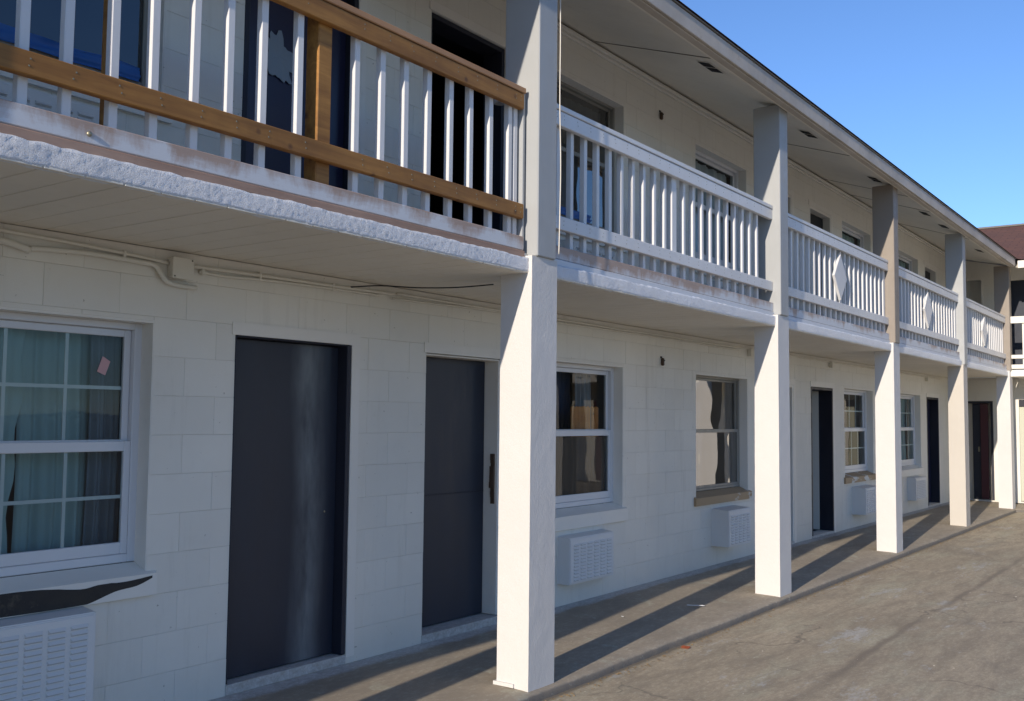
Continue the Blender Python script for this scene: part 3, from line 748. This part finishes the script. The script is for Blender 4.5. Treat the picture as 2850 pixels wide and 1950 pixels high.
# ------------------------------------------------------------------ end wing across the head of the court
WG = empty('motel_wing', (22.3, 0, 0), 'end wing of the motel with brown shingle roof, sunlit across the court', 'motel wing')
def wing():
    y0, y1 = -9.0, 5.15
    ops = {0: [(3.98, 4.62, .03, 2.03), (2.60, 3.50, .03, 2.06), (0.6, 2.0, .77, 2.08), (-2.4, -1.0, .77, 2.08), (-3.9, -3.0, .03, 2.06), (-6.9, -5.5, .77, 2.08)],
           1: [(4.11, 4.62, 2.6, 4.57), (2.75, 3.62, 2.6, 4.47), (0.6, 2.0, 3.27, 4.56), (-2.4, -1.0, 3.27, 4.56), (-3.9, -3.0, 2.6, 4.5), (-6.9, -5.5, 3.27, 4.56)]}
    for lv, (z0, z1) in ((0, (0, 2.48)), (1, (2.485, 5.0))):
        core = [(y0, y1, z0, z1)]
        for op in ops[lv]: core = cut(core, op)
        mb = MB()
        for a, b, c, d in core: mb.box(XW, XW+.2, a, b, c, d)
        mb.build('wall', M['wall'], WG)
        MB().box(XW+1.6, XW+1.62, y0, y1, z0, z1).build('room', M['inner'], WG)
        for k, (a, b, c, d) in enumerate(ops[lv]):
            if c > .5 and (c < 2.5 or c > 3):
                w_ = empty('window'); w_.parent = WG
                g = MB(); g.quad((XW+.1, a, c), (XW+.1, b, c), (XW+.1, b, d), (XW+.1, a, d)); g.keep = True; g.f = [f[::-1] for f in g.f]; g.build('pane', M['glass'], w_)
                f = MB(); t = .05
                f.box(XW+.07, XW+.12, a, a+t, c, d); f.box(XW+.07, XW+.12, b-t, b, c, d); f.box(XW+.07, XW+.12, a+t, b-t, c, c+t); f.box(XW+.07, XW+.12, a+t, b-t, d-t, d); f.box(XW+.065, XW+.115, a+t, b-t, (c+d)/2-.025, (c+d)/2+.025)
                f.build('frame', M['vinyl'], w_)
            elif k == 0:
                d_ = empty('door'); d_.parent = WG; d_['label'] = 'corner door standing open with a maroon edge' if lv == 0 else 'upstairs corner doorway standing open'
                f = MB(); f.box(XW-.004, XW+.16, a-.002, a+.045, c, d); f.box(XW-.004, XW+.16, a+.045, b, d-.045, d); f.build('frame', M['door_frame_dark'] if lv == 0 else M['trim'], d_)
                if lv == 0:
                    box('leaf', (XW+.03, XW+.065, a+.10, a+.245, c+.01, d-.05), M['maroon'], d_, .003)
                    box('screen_leaf', (XW+.07, XW+.10, a+.25, a+.40, c+.01, d-.05), M['door'], d_, .003)
                    box('handle', (XW+.05, XW+.07, a+.27, a+.30, 1.0, 1.10), M['bolt'], d_, .004)
                else: box('leaf', (XW+.10, XW+.14, a+.28, a+.5, c+.01, d-.05), M['doorwhite'], d_, .003)
            else:
                d_ = empty('door'); d_.parent = WG
                if lv == 0 and k == 1: d_['label'] = 'pale sage door under a dark lintel'
                if lv == 0 and k == 1:
                    box('lintel', (XW-.006, XW+.1, a, b, d-.14, d), M['door_frame_dark'], d_, .003)
                    box('leaf', (XW+.02, XW+.06, a+.003, b-.003, c+.01, d-.145), M['sage'], d_, .003)
                else: box('leaf', (XW+.05, XW+.09, a+.003, b-.003, c+.01, d-.003), M['door'] if k == 1 else M['maroon'], d_, .003)
    # niche behind the last column where the two wings meet
    MB().box(XB, XW+.2, 5.15, 5.3, 0, 5).build('wall', M['wall'], WG)
    MB().box(21.02, XW, y0, 3.44, ZS, ZD-.002).build('gallery_slab', M['eave_white'], WG)
    MB().box(21.35, XW, 4.63, 5.15, ZS, ZD-.002).build('gallery_slab', M['eave_white'], WG)
    cols = [-0.55, -4.55, -8.55]
    for y in cols:
        rough_box('column', (21.0, 21.24, y, y+.27, -.07, 2.474), M['stucco'], WG, .08, .003); box('post', (21.02, 21.22, y+.03, y+.24, 2.602, 4.60), M['post'], WG, .005)
    edges = [3.43]+cols
    for a, b in zip(edges, edges[1:]):
        r = empty('railing'); r.parent = WG; lo, hi = b+.25, a-.002
        for n, (z0, z1, o) in (('handrail', (3.49, 3.62, 0)), ('middle_rail', (2.815, 2.885, 0)), ('deck_board', (2.62, 2.70, -.004))):
            box(n, (21.03+o, 21.07, lo, hi, z0, z1), M['eave_white'], r, .003)
        bd = MB().cbox(0, .04, 0, .04, 2.65, 3.54, .003).mesh('baluster'); n = 17
        for k in range(n):
            o = link('baluster', bd, M['eave_white'], r); o.location = (21.072, lo+.06+(hi-lo-.30)*k/(n-1), 0)
    # roof
    T = 0.364; r = empty('roof'); r.parent = WG
    xe = 20.80; ze = 4.672
    mb = MB(); z = lambda x: ze+(x-xe)*T
    mb.v = [(xe, 3.17, ze), (xe, y0-.3, ze), (24.3, y0-.3, z(24.3)), (24.3, 6.67, z(24.3)), (27.8, y0-.3, ze), (27.8, 10.2, ze)]
    mb.f = [(0, 1, 2, 3), (3, 2, 4, 5)]
    mb.build('roof_cover', M['shingle'], r)
    box('ridge_cap', (24.22, 24.38, y0-.3, 6.6, z(24.3)-.02, z(24.3)+.025), M['drip'], r, .01)
    box('fascia', (20.82, 20.845, y0-.3, 3.242, 4.515, 4.655), M['eave_white'], r, .003)
    mb = MB(); mb.quad((20.846, y0, 4.53), (XW, y0, 4.99), (XW, YW, 4.99), (20.846, 3.27, 4.53)); mb.build('soffit', M['soffit'], r)
    MB().box(XW+.2, 27.4, y0, 9.8, 0, 4.6).build('wall', M['wall'], WG)
wing()
# closed end and back of the long building
mb = MB(); mb.box(XA, XA+.2, YW+.21, 9.8, 0, 5.0); mb.box(XA, XW+.2, 9.6, 9.8, 0, 4.6); mb.build('wall', M['wall'], B)

# ------------------------------------------------------------------ air conditioners
def ac(x0, x1, z0, z1, d, label, louv=True, cols=6, parent=None, y=YW, m=None, group='through-wall air conditioners under the windows'):
    a = empty('air_conditioner', ((x0+x1)/2, y, z0), label, 'air conditioner', group)
    mm = m or M['ac']
    mb = MB()                                              # casing with a slightly sloping top
    mb.v = [(x0, y-d, z0), (x1, y-d, z0), (x1, y+.02, z0), (x0, y+.02, z0), (x0, y-d, z1-.018), (x1, y-d, z1-.018), (x1, y+.02, z1), (x0, y+.02, z1)]
    mb.f = [(0, 1, 2, 3), (4, 7, 6, 5), (0, 4, 5, 1), (3, 2, 6, 7), (0, 3, 7, 4), (1, 5, 6, 2)]
    me = mb.mesh('casing'); bm = bmesh.new(); bm.from_mesh(me); bmesh.ops.bevel(bm, geom=bm.edges[:], offset=.006, segments=2, affect='EDGES'); bm.to_mesh(me); bm.free()
    link('casing', me, mm, a)
    fx0, fx1, fz0, fz1 = x0+.045, x1-.035, z0+.03, z1-.05
    box('front_panel', (x0+.012, x1-.012, y-d-.004, y-d+.002, z0+.012, z1-.030), mm, a, .002)
    if louv:                                                # rows of pressed louvres
        mb = MB(); pw = (fx1-fx0)/cols; zr_ = fz0
        while zr_ < fz1-.012:
            for c in range(cols):
                a0, a1 = fx0+c*pw+.012, fx0+(c+1)*pw-.012; yb = y-d-.0042; yf = yb-.014
                mb.v += [(a0, yb, zr_+.019), (a1, yb, zr_+.019), (a1-.006, yf, zr_+.004), (a0+.006, yf, zr_+.004), (a0, yb, zr_+.001), (a1, yb, zr_+.001)]
                q = len(mb.v)-6; mb.f += [(q, q+1, q+2, q+3), (q+3, q+2, q+5, q+4), (q, q+3, q+4), (q+1, q+5, q+2)]
            zr_ += .0285
        o = mb.build('louvres', mm, a); o['kind'] = 'stuff'
        mb = MB(); zr_ = fz0
        while zr_ < fz1-.012:
            for c in range(cols):
                a0, a1 = fx0+c*pw+.014, fx0+(c+1)*pw-.014; mb.quad((a0, y-d-.0046, zr_-.004), (a1, y-d-.0046, zr_-.004), (a1, y-d-.0046, zr_+.0025), (a0, y-d-.0046, zr_+.0025))
            zr_ += .0285
        mb.build('louvre_gaps', M['louvre_gap'], a)['kind'] = 'stuff'
    return a
ac(2.08, 2.835, .20, .655, .12, 'air conditioner grille below the curtained window at the left edge')
ac(7.10, 7.83, .215, .615, .12, 'wide louvred air conditioner just right of the big column')
ac(10.14, 10.74, .235, .64, .20, 'deep boxy air conditioner under the bare aluminium window', cols=5)
ac(15.05, 15.78, .22, .63, .20, 'air conditioner beyond the second column, partly behind the third')
ac(18.15, 18.85, .24, .64, .14, 'flat air conditioner box beyond the third column')
for k, xm in enumerate((2.40, 7.47, 10.45, 15.45)):
    ac(xm-.36, xm+.36, 2.72, 3.12, .12, ['upstairs air conditioner grille behind the timber railing at left', 'upstairs air conditioner seen between balusters right of the big post', 'upstairs air conditioner behind the white railing near the second post', 'upstairs air conditioner behind the first diamond railing'][k])

# ------------------------------------------------------------------ wiring and pipework along the wall head
t = empty('electrical_conduit', (3, 4.6, 2.4), 'painted conduit pipes running under the gallery ceiling above the left window and doors', 'conduit')
yp = YW-.018
tube('pipe', smooth_pts([(-1, yp, 2.445), (1.5, yp, 2.443), (2.4, yp, 2.436), (2.97, yp, 2.418), (3.24, yp, 2.402)]), .010, M['pipe'], t)
tube('pipe', smooth_pts([(-1, yp-.006, 2.415), (1.9, yp-.006, 2.41), (2.33, yp-.006, 2.39), (2.475, yp-.006, 2.362)]), .017, M['pipe'], t)
tube('pipe', smooth_pts([(2.478, yp-.004, 2.372), (2.58, yp-.004, 2.380), (2.80, yp-.004, 2.390), (3.05, yp-.004, 2.385), (3.15, yp-.004, 2.380), (3.19, yp-.004, 2.345), (3.235, yp-.004, 2.30), (3.33, yp-.004, 2.288), (3.42, yp-.004, 2.288)]), .013, M['pipe'], t)
tube('pipe', smooth_pts([(3.37, yp, 2.404), (3.9, yp, 2.412), (4.6, yp, 2.417), (5.02, yp, 2.425)]), .011, M['pipe'], t)
tube('pipe', smooth_pts([(3.44, yp, 2.382), (3.6, yp, 2.375), (3.9, yp, 2.388), (4.5, yp, 2.398), (4.86, yp, 2.40)]), .008, M['pipe'], t)
for x in (2.975, 3.86, 4.45): box('clamp', (x-.008, x+.008, yp-.014, yp+.016, 2.385, 2.432), M['pipe'], t, .003)
box('coupling', (3.448, 3.470, yp-.016, yp+.016, 2.365, 2.398), M['pipe'], t, .005)
t = empty('junction_box', (3.3, 4.6, 2.37), 'square painted junction box on the wall above the left window', 'junction box')
box('body', (3.245, 3.368, YW-.055, YW-.001, 2.325, 2.432), M['pipe'], t, .006); box('cover', (3.240, 3.373, YW-.062, YW-.0555, 2.320, 2.437), M['pipe'], t, .004)
for q in ((3.252, 2.332), (3.360, 2.425)): box('screw', (q[0]-.004, q[0]+.004, YW-.065, YW-.0622, q[1]-.004, q[1]+.004), M['wire'], t, .001)
t = empty('electrical_conduit', (9, 4.6, 2.4), 'thin painted conduit along the wall head beyond the big column', 'conduit')
pts = [(5.05, yp, 2.43)]
x = 5.6
while x < 21: pts.append((x, yp, 2.425+.012*noise.noise(Vector((x*1.3, 0, 0))))); x += .5
tube('pipe', smooth_pts(pts, 3), .009, M['pipe'], t)
tube('pipe', smooth_pts([(x_, yp, 2.402+.02*noise.noise(Vector((x_*.9, 4, 0)))) for x_ in [5.0+.45*k for k in range(14)]], 3), .007, M['pipe'], t)
for x, lb in ((11.19, 'small junction box at the wall head left of the second column'), (14.11, 'small junction box above the open doorway'), (19.53, 'small junction box above the navy door')):
    j = empty('junction_box', (x, YW, 2.38), lb, 'junction box'); box('body', (x-.05, x+.05, YW-.05, YW-.001, 2.345, 2.425), M['pipe'], j, .005); box('cover', (x-.054, x+.054, YW-.056, YW-.0505, 2.341, 2.429), M['pipe'], j, .003)
o = tube('loose_cable', smooth_pts([(4.60, 4.60, 2.425), (4.72, 4.45, 2.437), (4.85, 4.25, 2.425), (5.0, 4.05, 2.430), (5.2, 3.9, 2.462)]), .0042, M['wire']); tag(o, 'black cable sagging under the ceiling behind the big column', 'cable')
o = tube('hanging_wire', smooth_pts([(5.222, 3.412, 4.55), (5.226, 3.410, 4.0), (5.222, 3.408, 3.6), (5.232, 3.405, 3.2), (5.226, 3.404, 2.9), (5.216, 3.403, 2.62)]), .0035, M['wire_white']); tag(o, 'thin pale wire hanging down the edge of the nearest upper post', 'wire')
# light fittings long since gone: bare bracket marks
for (x, z, lb) in ((8.94, 4.66, 'upstairs'), (8.97, 2.173, 'downstairs')):
    t = empty('broken_lamp_bracket', (x, YW, z), 'small rusty remnant of a wall lamp, %s between two windows' % lb, 'lamp bracket')
    box('stub', (x-.018, x+.018, YW-.03, YW-.001, z-.045, z+.03), M['brass'], t, .008); box('screw', (x-.006, x+.006, YW-.04, YW-.031, z+.0, z+.012), M['wire'], t, .002)
    box('bracket', (x-.026, x+.004, YW-.012, YW-.001, z+.031, z+.048), M['wire'], t, .003)

# ------------------------------------------------------------------ curtains and things behind the glass
curtain('curtain', 1.82, 2.60, .82, 2.04, YW+.26, M['curtain'], 4, .018, 1, 'pale teal curtain with a scalloped edge behind the left window', True)
curtain('curtain', 2.62, 3.04, .82, 2.04, YW+.30, M['curtain'], 3, .02, 3, 'narrow pale teal curtain at the right of the left window', False)
curtain('curtain', 2.98, 3.17, .82, 2.04, YW+.24, M['curtain_dark'], 2, .02, 2, 'dark grey curtain end beside the left window frame', False)
curtain('curtain', 6.9, 7.95, .80, 2.04, YW+.42, mat('navy_curtain', (0.02, 0.035, 0.08), .8), 6, .02, 7, 'dark navy curtain behind the straw screens', False)
curtain('curtain', 6.95, 8.12, .80, 1.43, YW+.15, M['brown_curtain'], 5, .012, 2, 'brown cloth hanging behind the plain window', False)
curtain('curtain', 7.84, 8.1, .80, 2.04, YW+.30, M['curtain_dark'], 3, .02, 1, 'grey curtain at the right of the plain window', False)
curtain('curtain', 14.8, 15.5, .80, 2.04, YW+.26, M['brown_curtain'], 6, .02, 1, 'brown curtain behind the divided window beyond the second column', False)
curtain('curtain', 17.8, 19.05, .80, 2.04, YW+.26, M['curtain'], 9, .02, 5, 'pale green curtain behind the divided window beyond the third column', False)
curtain('curtain', 6.9, 8.1, 3.3, 4.5, YW+.22, mat('pale_net', (0.36, 0.40, 0.44), .9), 7, .02, 5, 'grey curtain behind the upstairs window next to the big post', False)
curtain('curtain', 9.85, 11.1, 3.3, 4.5, YW+.22, mat('pale_sheet', (0.45, 0.49, 0.52), .9), 5, .03, 8, 'crumpled pale sheet behind the upstairs window left of the second post', False)
curtain('curtain', 14.85, 16.1, 3.35, 4.5, YW+.22, M['curtain'], 6, .02, 3, 'pale curtain behind the upstairs window above the third column', False)
curtain('curtain', 17.85, 19.05, 3.35, 4.5, YW+.22, M['curtain'], 6, .02, 6, 'pale curtain behind the upstairs window right of the tan post', False)
# woven screens leaning inside the plain window
wv = bare_board('woven_straw', (0.66, 0.24, 0.05), (0.80, 0.34, 0.09))
t = empty('straw_screen', (7.6, 4.9, 1.3), 'orange straw screens standing inside the plain window', 'straw screen')
for a, b in ((7.60, 7.93), (7.95, 8.07)):
    mb = MB(); n = int((b-a)/.012)
    for k in range(n): mb.box(a+k*.012, a+k*.012+.010, YW+.185+.003*(k % 2), YW+.197+.003*(k % 2), .82, 1.70+rnd.uniform(-.006, .008))
    mb.build('reeds', wv, t)['kind'] = 'stuff'
st = MB(); cx, cz, y = 2.985, 1.845, YW+.1395
ca, sa = math.cos(.25), math.sin(.25)
pts = [(-.028, -.042), (.022, -.048), (.030, .030), (-.020, .044)]
P1 = [(cx+p[0]*ca+p[1]*sa, y, cz-p[0]*sa+p[1]*ca) for p in pts]; P2 = [(p[0], y+.0006, p[2]) for p in P1]
st.quad(*P1); st.quad(*P2)
for k in range(4): st.quad(P1[k], P1[(k+1) % 4], P2[(k+1) % 4], P2[k])
tag(st.build('sticker', M['pink']), 'faded pink sticker stuck crooked on the left window pane', 'sticker')
# black peeled patch on the first sill
def patch():
    ctrl_t = [(2.0, .768), (2.35, .768), (2.60, .762), (2.80, .738), (2.91, .748), (3.05, .745), (3.176, .755), (3.20, .758)]
    ctrl_b = [(2.0, .662), (2.35, .662), (2.60, .659), (2.80, .660), (2.86, .666), (2.99, .703), (3.11, .716), (3.20, .746)]
    a = smooth_pts([(p[0], 0, p[1]) for p in ctrl_t], 5); b = smooth_pts([(p[0], 0, p[1]) for p in ctrl_b], 5)
    mb = MB(); yo = YW-.0285
    A = [(p[0], yo-.0015, min(p[2]+.002*noise.noise(Vector((p[0]*40, 0, 0))), .767)) for p in a]; C = [(p[0], yo-.0015, p[2]) for p in b]
    for k in range(len(A)-1):
        mb.quad(C[k], C[k+1], A[k+1], A[k]); mb.quad(*[(q[0], yo, q[2]) for q in (C[k], C[k+1], A[k+1], A[k])])
        mb.quad(C[k], C[k+1], (C[k+1][0], yo, C[k+1][2]), (C[k][0], yo, C[k][2])); mb.quad(A[k], A[k+1], (A[k+1][0], yo, A[k+1][2]), (A[k][0], yo, A[k][2]))
    o = mb.build('paint_patch', M['soot'], B); o['label'] = 'black patch along the sill under the left window'
patch()
# blue sheets and torn plastic upstairs
def sheet(name, x0, x1, z0, z1, y, m, label, cat, seed):
    mb = MB(); n, r_ = 24, 8
    for i in range(n+1):
        for j in range(r_+1):
            u, v = i/n, j/r_; mb.v.append((x0+(x1-x0)*u, y+.02*noise.noise(Vector((u*6+seed, v*4, 0))), z0+(z1-z0)*v+.015*noise.noise(Vector((u*4, v, seed)))))
    for i in range(n):
        for j in range(r_): k = i*(r_+1)+j; mb.f.append((k, k+1, k+r_+2, k+r_+1)); mb.mi.append(0)
    tag(mb.build(name, m, None, True), label, cat)
sheet('blue_tarpaulin', 1.85, 3.10, 3.37, 3.445, YW+.10+.0-.012, M['blue'], 'strip of blue tarpaulin across the upstairs window at left', 'tarpaulin', 1)
sheet('blue_tarpaulin', 6.9, 7.75, 3.37, 3.44, YW+.088, M['blue'], 'piece of blue tarpaulin in the upstairs window beside the big post', 'tarpaulin', 5)
def torn():
    mb = MB(); c = (4.03, 3.78); n = 40; y = YW+.058
    out = []
    for k in range(n):
        a = 2*math.pi*k/n; r_ = .105*(1+.75*noise.noise(Vector((math.cos(a)*2.2, math.sin(a)*2.2, 3)))+.25*noise.noise(Vector((math.cos(a)*7, math.sin(a)*7, 1))))
        out.append((c[0]+r_*math.cos(a)*1.1-.25*r_*math.sin(a), y+.004*noise.noise(Vector((k*.7, 0, 0))), c[1]+r_*math.sin(a)*1.35))
    i = len(mb.v); mb.v = [(c[0], y-.006, c[1])]+out+[(p[0], p[1]+.003, p[2]) for p in out]
    for k in range(n): mb.f.append((0, 1+k, 1+(k+1) % n)); mb.f.append((1+k, 1+n+k, 1+n+(k+1) % n, 1+(k+1) % n)); mb.mi += [0, 0]
    mb.f.append(tuple(range(1+n, 1+2*n)))
    tag(mb.build('torn_plastic', mat('grey_plastic', (.20, .24, .28), .5)), 'torn pale plastic stuck on the upstairs navy door', 'plastic scrap')
torn()
# white drain pipe stub behind the end of the timber rail
t = empty('pipe_stub', (4.95, 3.62, 3.6), 'white round pipe stub behind the end of the timber handrail', 'pipe stub')
mb = MB(); seg = 16; cx, cy = 4.93, 3.665
for z, r_ in ((3.55, .036), (3.655, .036), (3.665, .030)): mb.v += [(cx+r_*math.cos(2*math.pi*k/seg), cy+r_*math.sin(2*math.pi*k/seg), z) for k in range(seg)]
for j in (0, 1):
    for k in range(seg): mb.f.append((j*seg+k, j*seg+(k+1) % seg, (j+1)*seg+(k+1) % seg, (j+1)*seg+k)); mb.mi.append(0)
mb.f.append(tuple(range(2*seg, 3*seg)))
mb.build('pipe', M['vinyl'], t, True)
# bolt head in the deck board
t = empty('carriage_bolt', (2.09, YR-.004, 2.655), 'rusty bolt head in the worn board at upper left', 'bolt')
mb = MB(); cx, cz = 2.09, 2.652
for yy, r_ in ((YR-.005, .011), (YR-.010, .010), (YR-.014, .005)): mb.v += [(cx+r_*math.cos(2*math.pi*k/12), yy, cz+r_*math.sin(2*math.pi*k/12)) for k in range(12)]
for j in (0, 1):
    for k in range(12): mb.f.append((j*12+k, j*12+(k+1) % 12, (j+1)*12+(k+1) % 12, (j+1)*12+k)); mb.mi.append(0)
mb.f.append(tuple(range(24, 36))); mb.build('head', M['bolt'], t, True)

# ------------------------------------------------------------------ litter
def scrap(name, x, y, z, w_, l_, m, label, cat, rot, seed):
    mb = MB(); n = 10
    pts = []
    for k in range(n):
        a = 2*math.pi*k/n; r_ = 1+.35*noise.noise(Vector((math.cos(a)*1.7+seed, math.sin(a)*1.7, 0)))
        px, py = w_*r_*math.cos(a), l_*r_*math.sin(a)
        pts.append((x+px*math.cos(rot)-py*math.sin(rot), y+px*math.sin(rot)+py*math.cos(rot), z+.006+.010*abs(noise.noise(Vector((k*1.3, seed, 0))))))
    mb.v = [(x, y, z+.004)]+pts
    for k in range(n): mb.f.append((0, 1+k, 1+(k+1) % n)); mb.mi.append(0)
    mb.v += [(p[0], p[1], p[2]-.0012) for p in mb.v[:n+1]]
    for k in range(n): mb.f.append((n+1, n+2+(k+1) % n, n+2+k)); mb.f.append((1+k, n+2+k, n+2+(k+1) % n, 1+(k+1) % n)); mb.mi += [0, 0]
    tag(mb.build(name, m), label, cat)
scrap('fallen_leaf', 6.82, 3.335-.02, GZ, .045, .035, M['leaf'], 'orange leaf on the asphalt near the worn walkway edge', 'leaf', .3, 1)
scrap('paper_scrap', 7.99, 3.79, .004, .075, .016, M['paper'], 'white curved scrap on the walkway between two columns', 'paper scrap', -1.1, 4)
scrap('paper_scrap', 7.15, 4.03, .01, .012, .012, M['paper'], 'tiny white scrap on the walkway at the edge of the shadow', 'paper scrap', 0, 6)
mb = MB()
for k in range(900):                                         # dry bits gathered along the kerb
    x = rnd.uniform(3.5, 20); y = 3.355-abs(rnd.gauss(0, .055)); s = rnd.uniform(.004, .014); a = rnd.uniform(0, 6.3)
    c_, s_ = math.cos(a)*s, math.sin(a)*s; z = GZ+.002
    mb.v += [(x+c_, y+s_, z+rnd.uniform(0, .006)), (x-s_, y+c_, z+rnd.uniform(.001, .008)), (x-c_, y-s_, z+rnd.uniform(0, .006)), (x+s_*.5, y-c_*.5, z+.003)]
    i = len(mb.v)-4; mb.f.append((i, i+1, i+2, i+3)); mb.mi.append(0)
me = bpy.data.meshes.new('leaf_litter'); me.from_pydata(mb.v, [], mb.f); o = link('leaf_litter', me, M['litter']); tag(o, 'dry leaf crumbs gathered along the kerb', 'leaf litter', kind='stuff')
mb = MB()
for k in range(260):                                         # pale chips on the asphalt
    x = rnd.uniform(4.5, 20); y = rnd.uniform(-1.5, 3.3); s = rnd.uniform(.003, .010); a = rnd.uniform(0, 6.3); z = GZ+.001
    c_, s_ = math.cos(a)*s, math.sin(a)*s
    mb.v += [(x+c_, y+s_, z), (x-s_*.6, y+c_*.6, z), (x-c_, y-s_, z), (x+s_*.7, y-c_*.7, z), (x, y, z+s*.5)]
    i = len(mb.v)-5; mb.f += [(i, i+1, i+4), (i+1, i+2, i+4), (i+2, i+3, i+4), (i+3, i, i+4)]
me = bpy.data.meshes.new('stone_chips'); me.from_pydata(mb.v, [], mb.f); o = link('stone_chips', me, M['chip']); tag(o, 'pale stone chips scattered on the asphalt', 'stone chips', kind='stuff')

def blocker(x, y, h, seed, label):  # leafy trees added out of view to cut sky glow on shaded post faces
    rr = random.Random(seed); t = empty('tree', (x, y, GZ), label, 'tree', 'trees beyond the open end of the court')
    tr = tube('trunk', [(x, y, GZ), (x+.1, y, h*.25), (x-.05, y+.1, h*.5), (x, y, h*.75)], .16, M['brass'], t)
    mb = MB(); cl = [(x+rr.gauss(0, h*.16), y+rr.gauss(0, h*.16), h*rr.uniform(.35, .92), h*rr.uniform(.10, .2)) for k in range(16)]
    for k in range(1400):
        c = rr.choice(cl); d = Vector((rr.gauss(0, 1), rr.gauss(0, 1), rr.gauss(0, .8))).normalized()*c[3]*rr.uniform(.6, 1.1)
        p = Vector(c[:3])+d; a = Vector((rr.gauss(0, 1), rr.gauss(0, 1), rr.gauss(0, 1))).normalized()*.16; b = a.cross(Vector((rr.gauss(0, 1), rr.gauss(0, 1), rr.gauss(0, 1)))).normalized()*.11
        i = len(mb.v); mb.v += [tuple(p-a), tuple(p+b), tuple(p+a), tuple(p-b)]; mb.f.append((i, i+1, i+2, i+3)); mb.mi.append(0)
    me = bpy.data.meshes.new('crown'); me.from_pydata(mb.v, [], mb.f); link('crown', me, M['foliage'], t)
M['foliage'] = painted('green_foliage', (0.055, 0.085, 0.03), 0.4, 3, 0.0, 0.7)
kinds = ['round green tree', 'tall green tree', 'broad green tree']
for k in range(11):
    blocker(-30+rnd.uniform(-3, 3), -30+k*4.2, rnd.uniform(5.2, 7.0), 50+k, 'leafy green tree in the row beyond the open end of the court')

# keep children where they were modelled, now that empties stand at their bases
for o in list(COL.objects):
    p = o.parent
    if p is not None and p.parent is None: o.matrix_parent_inverse = Matrix.Translation(p.location).inverted()
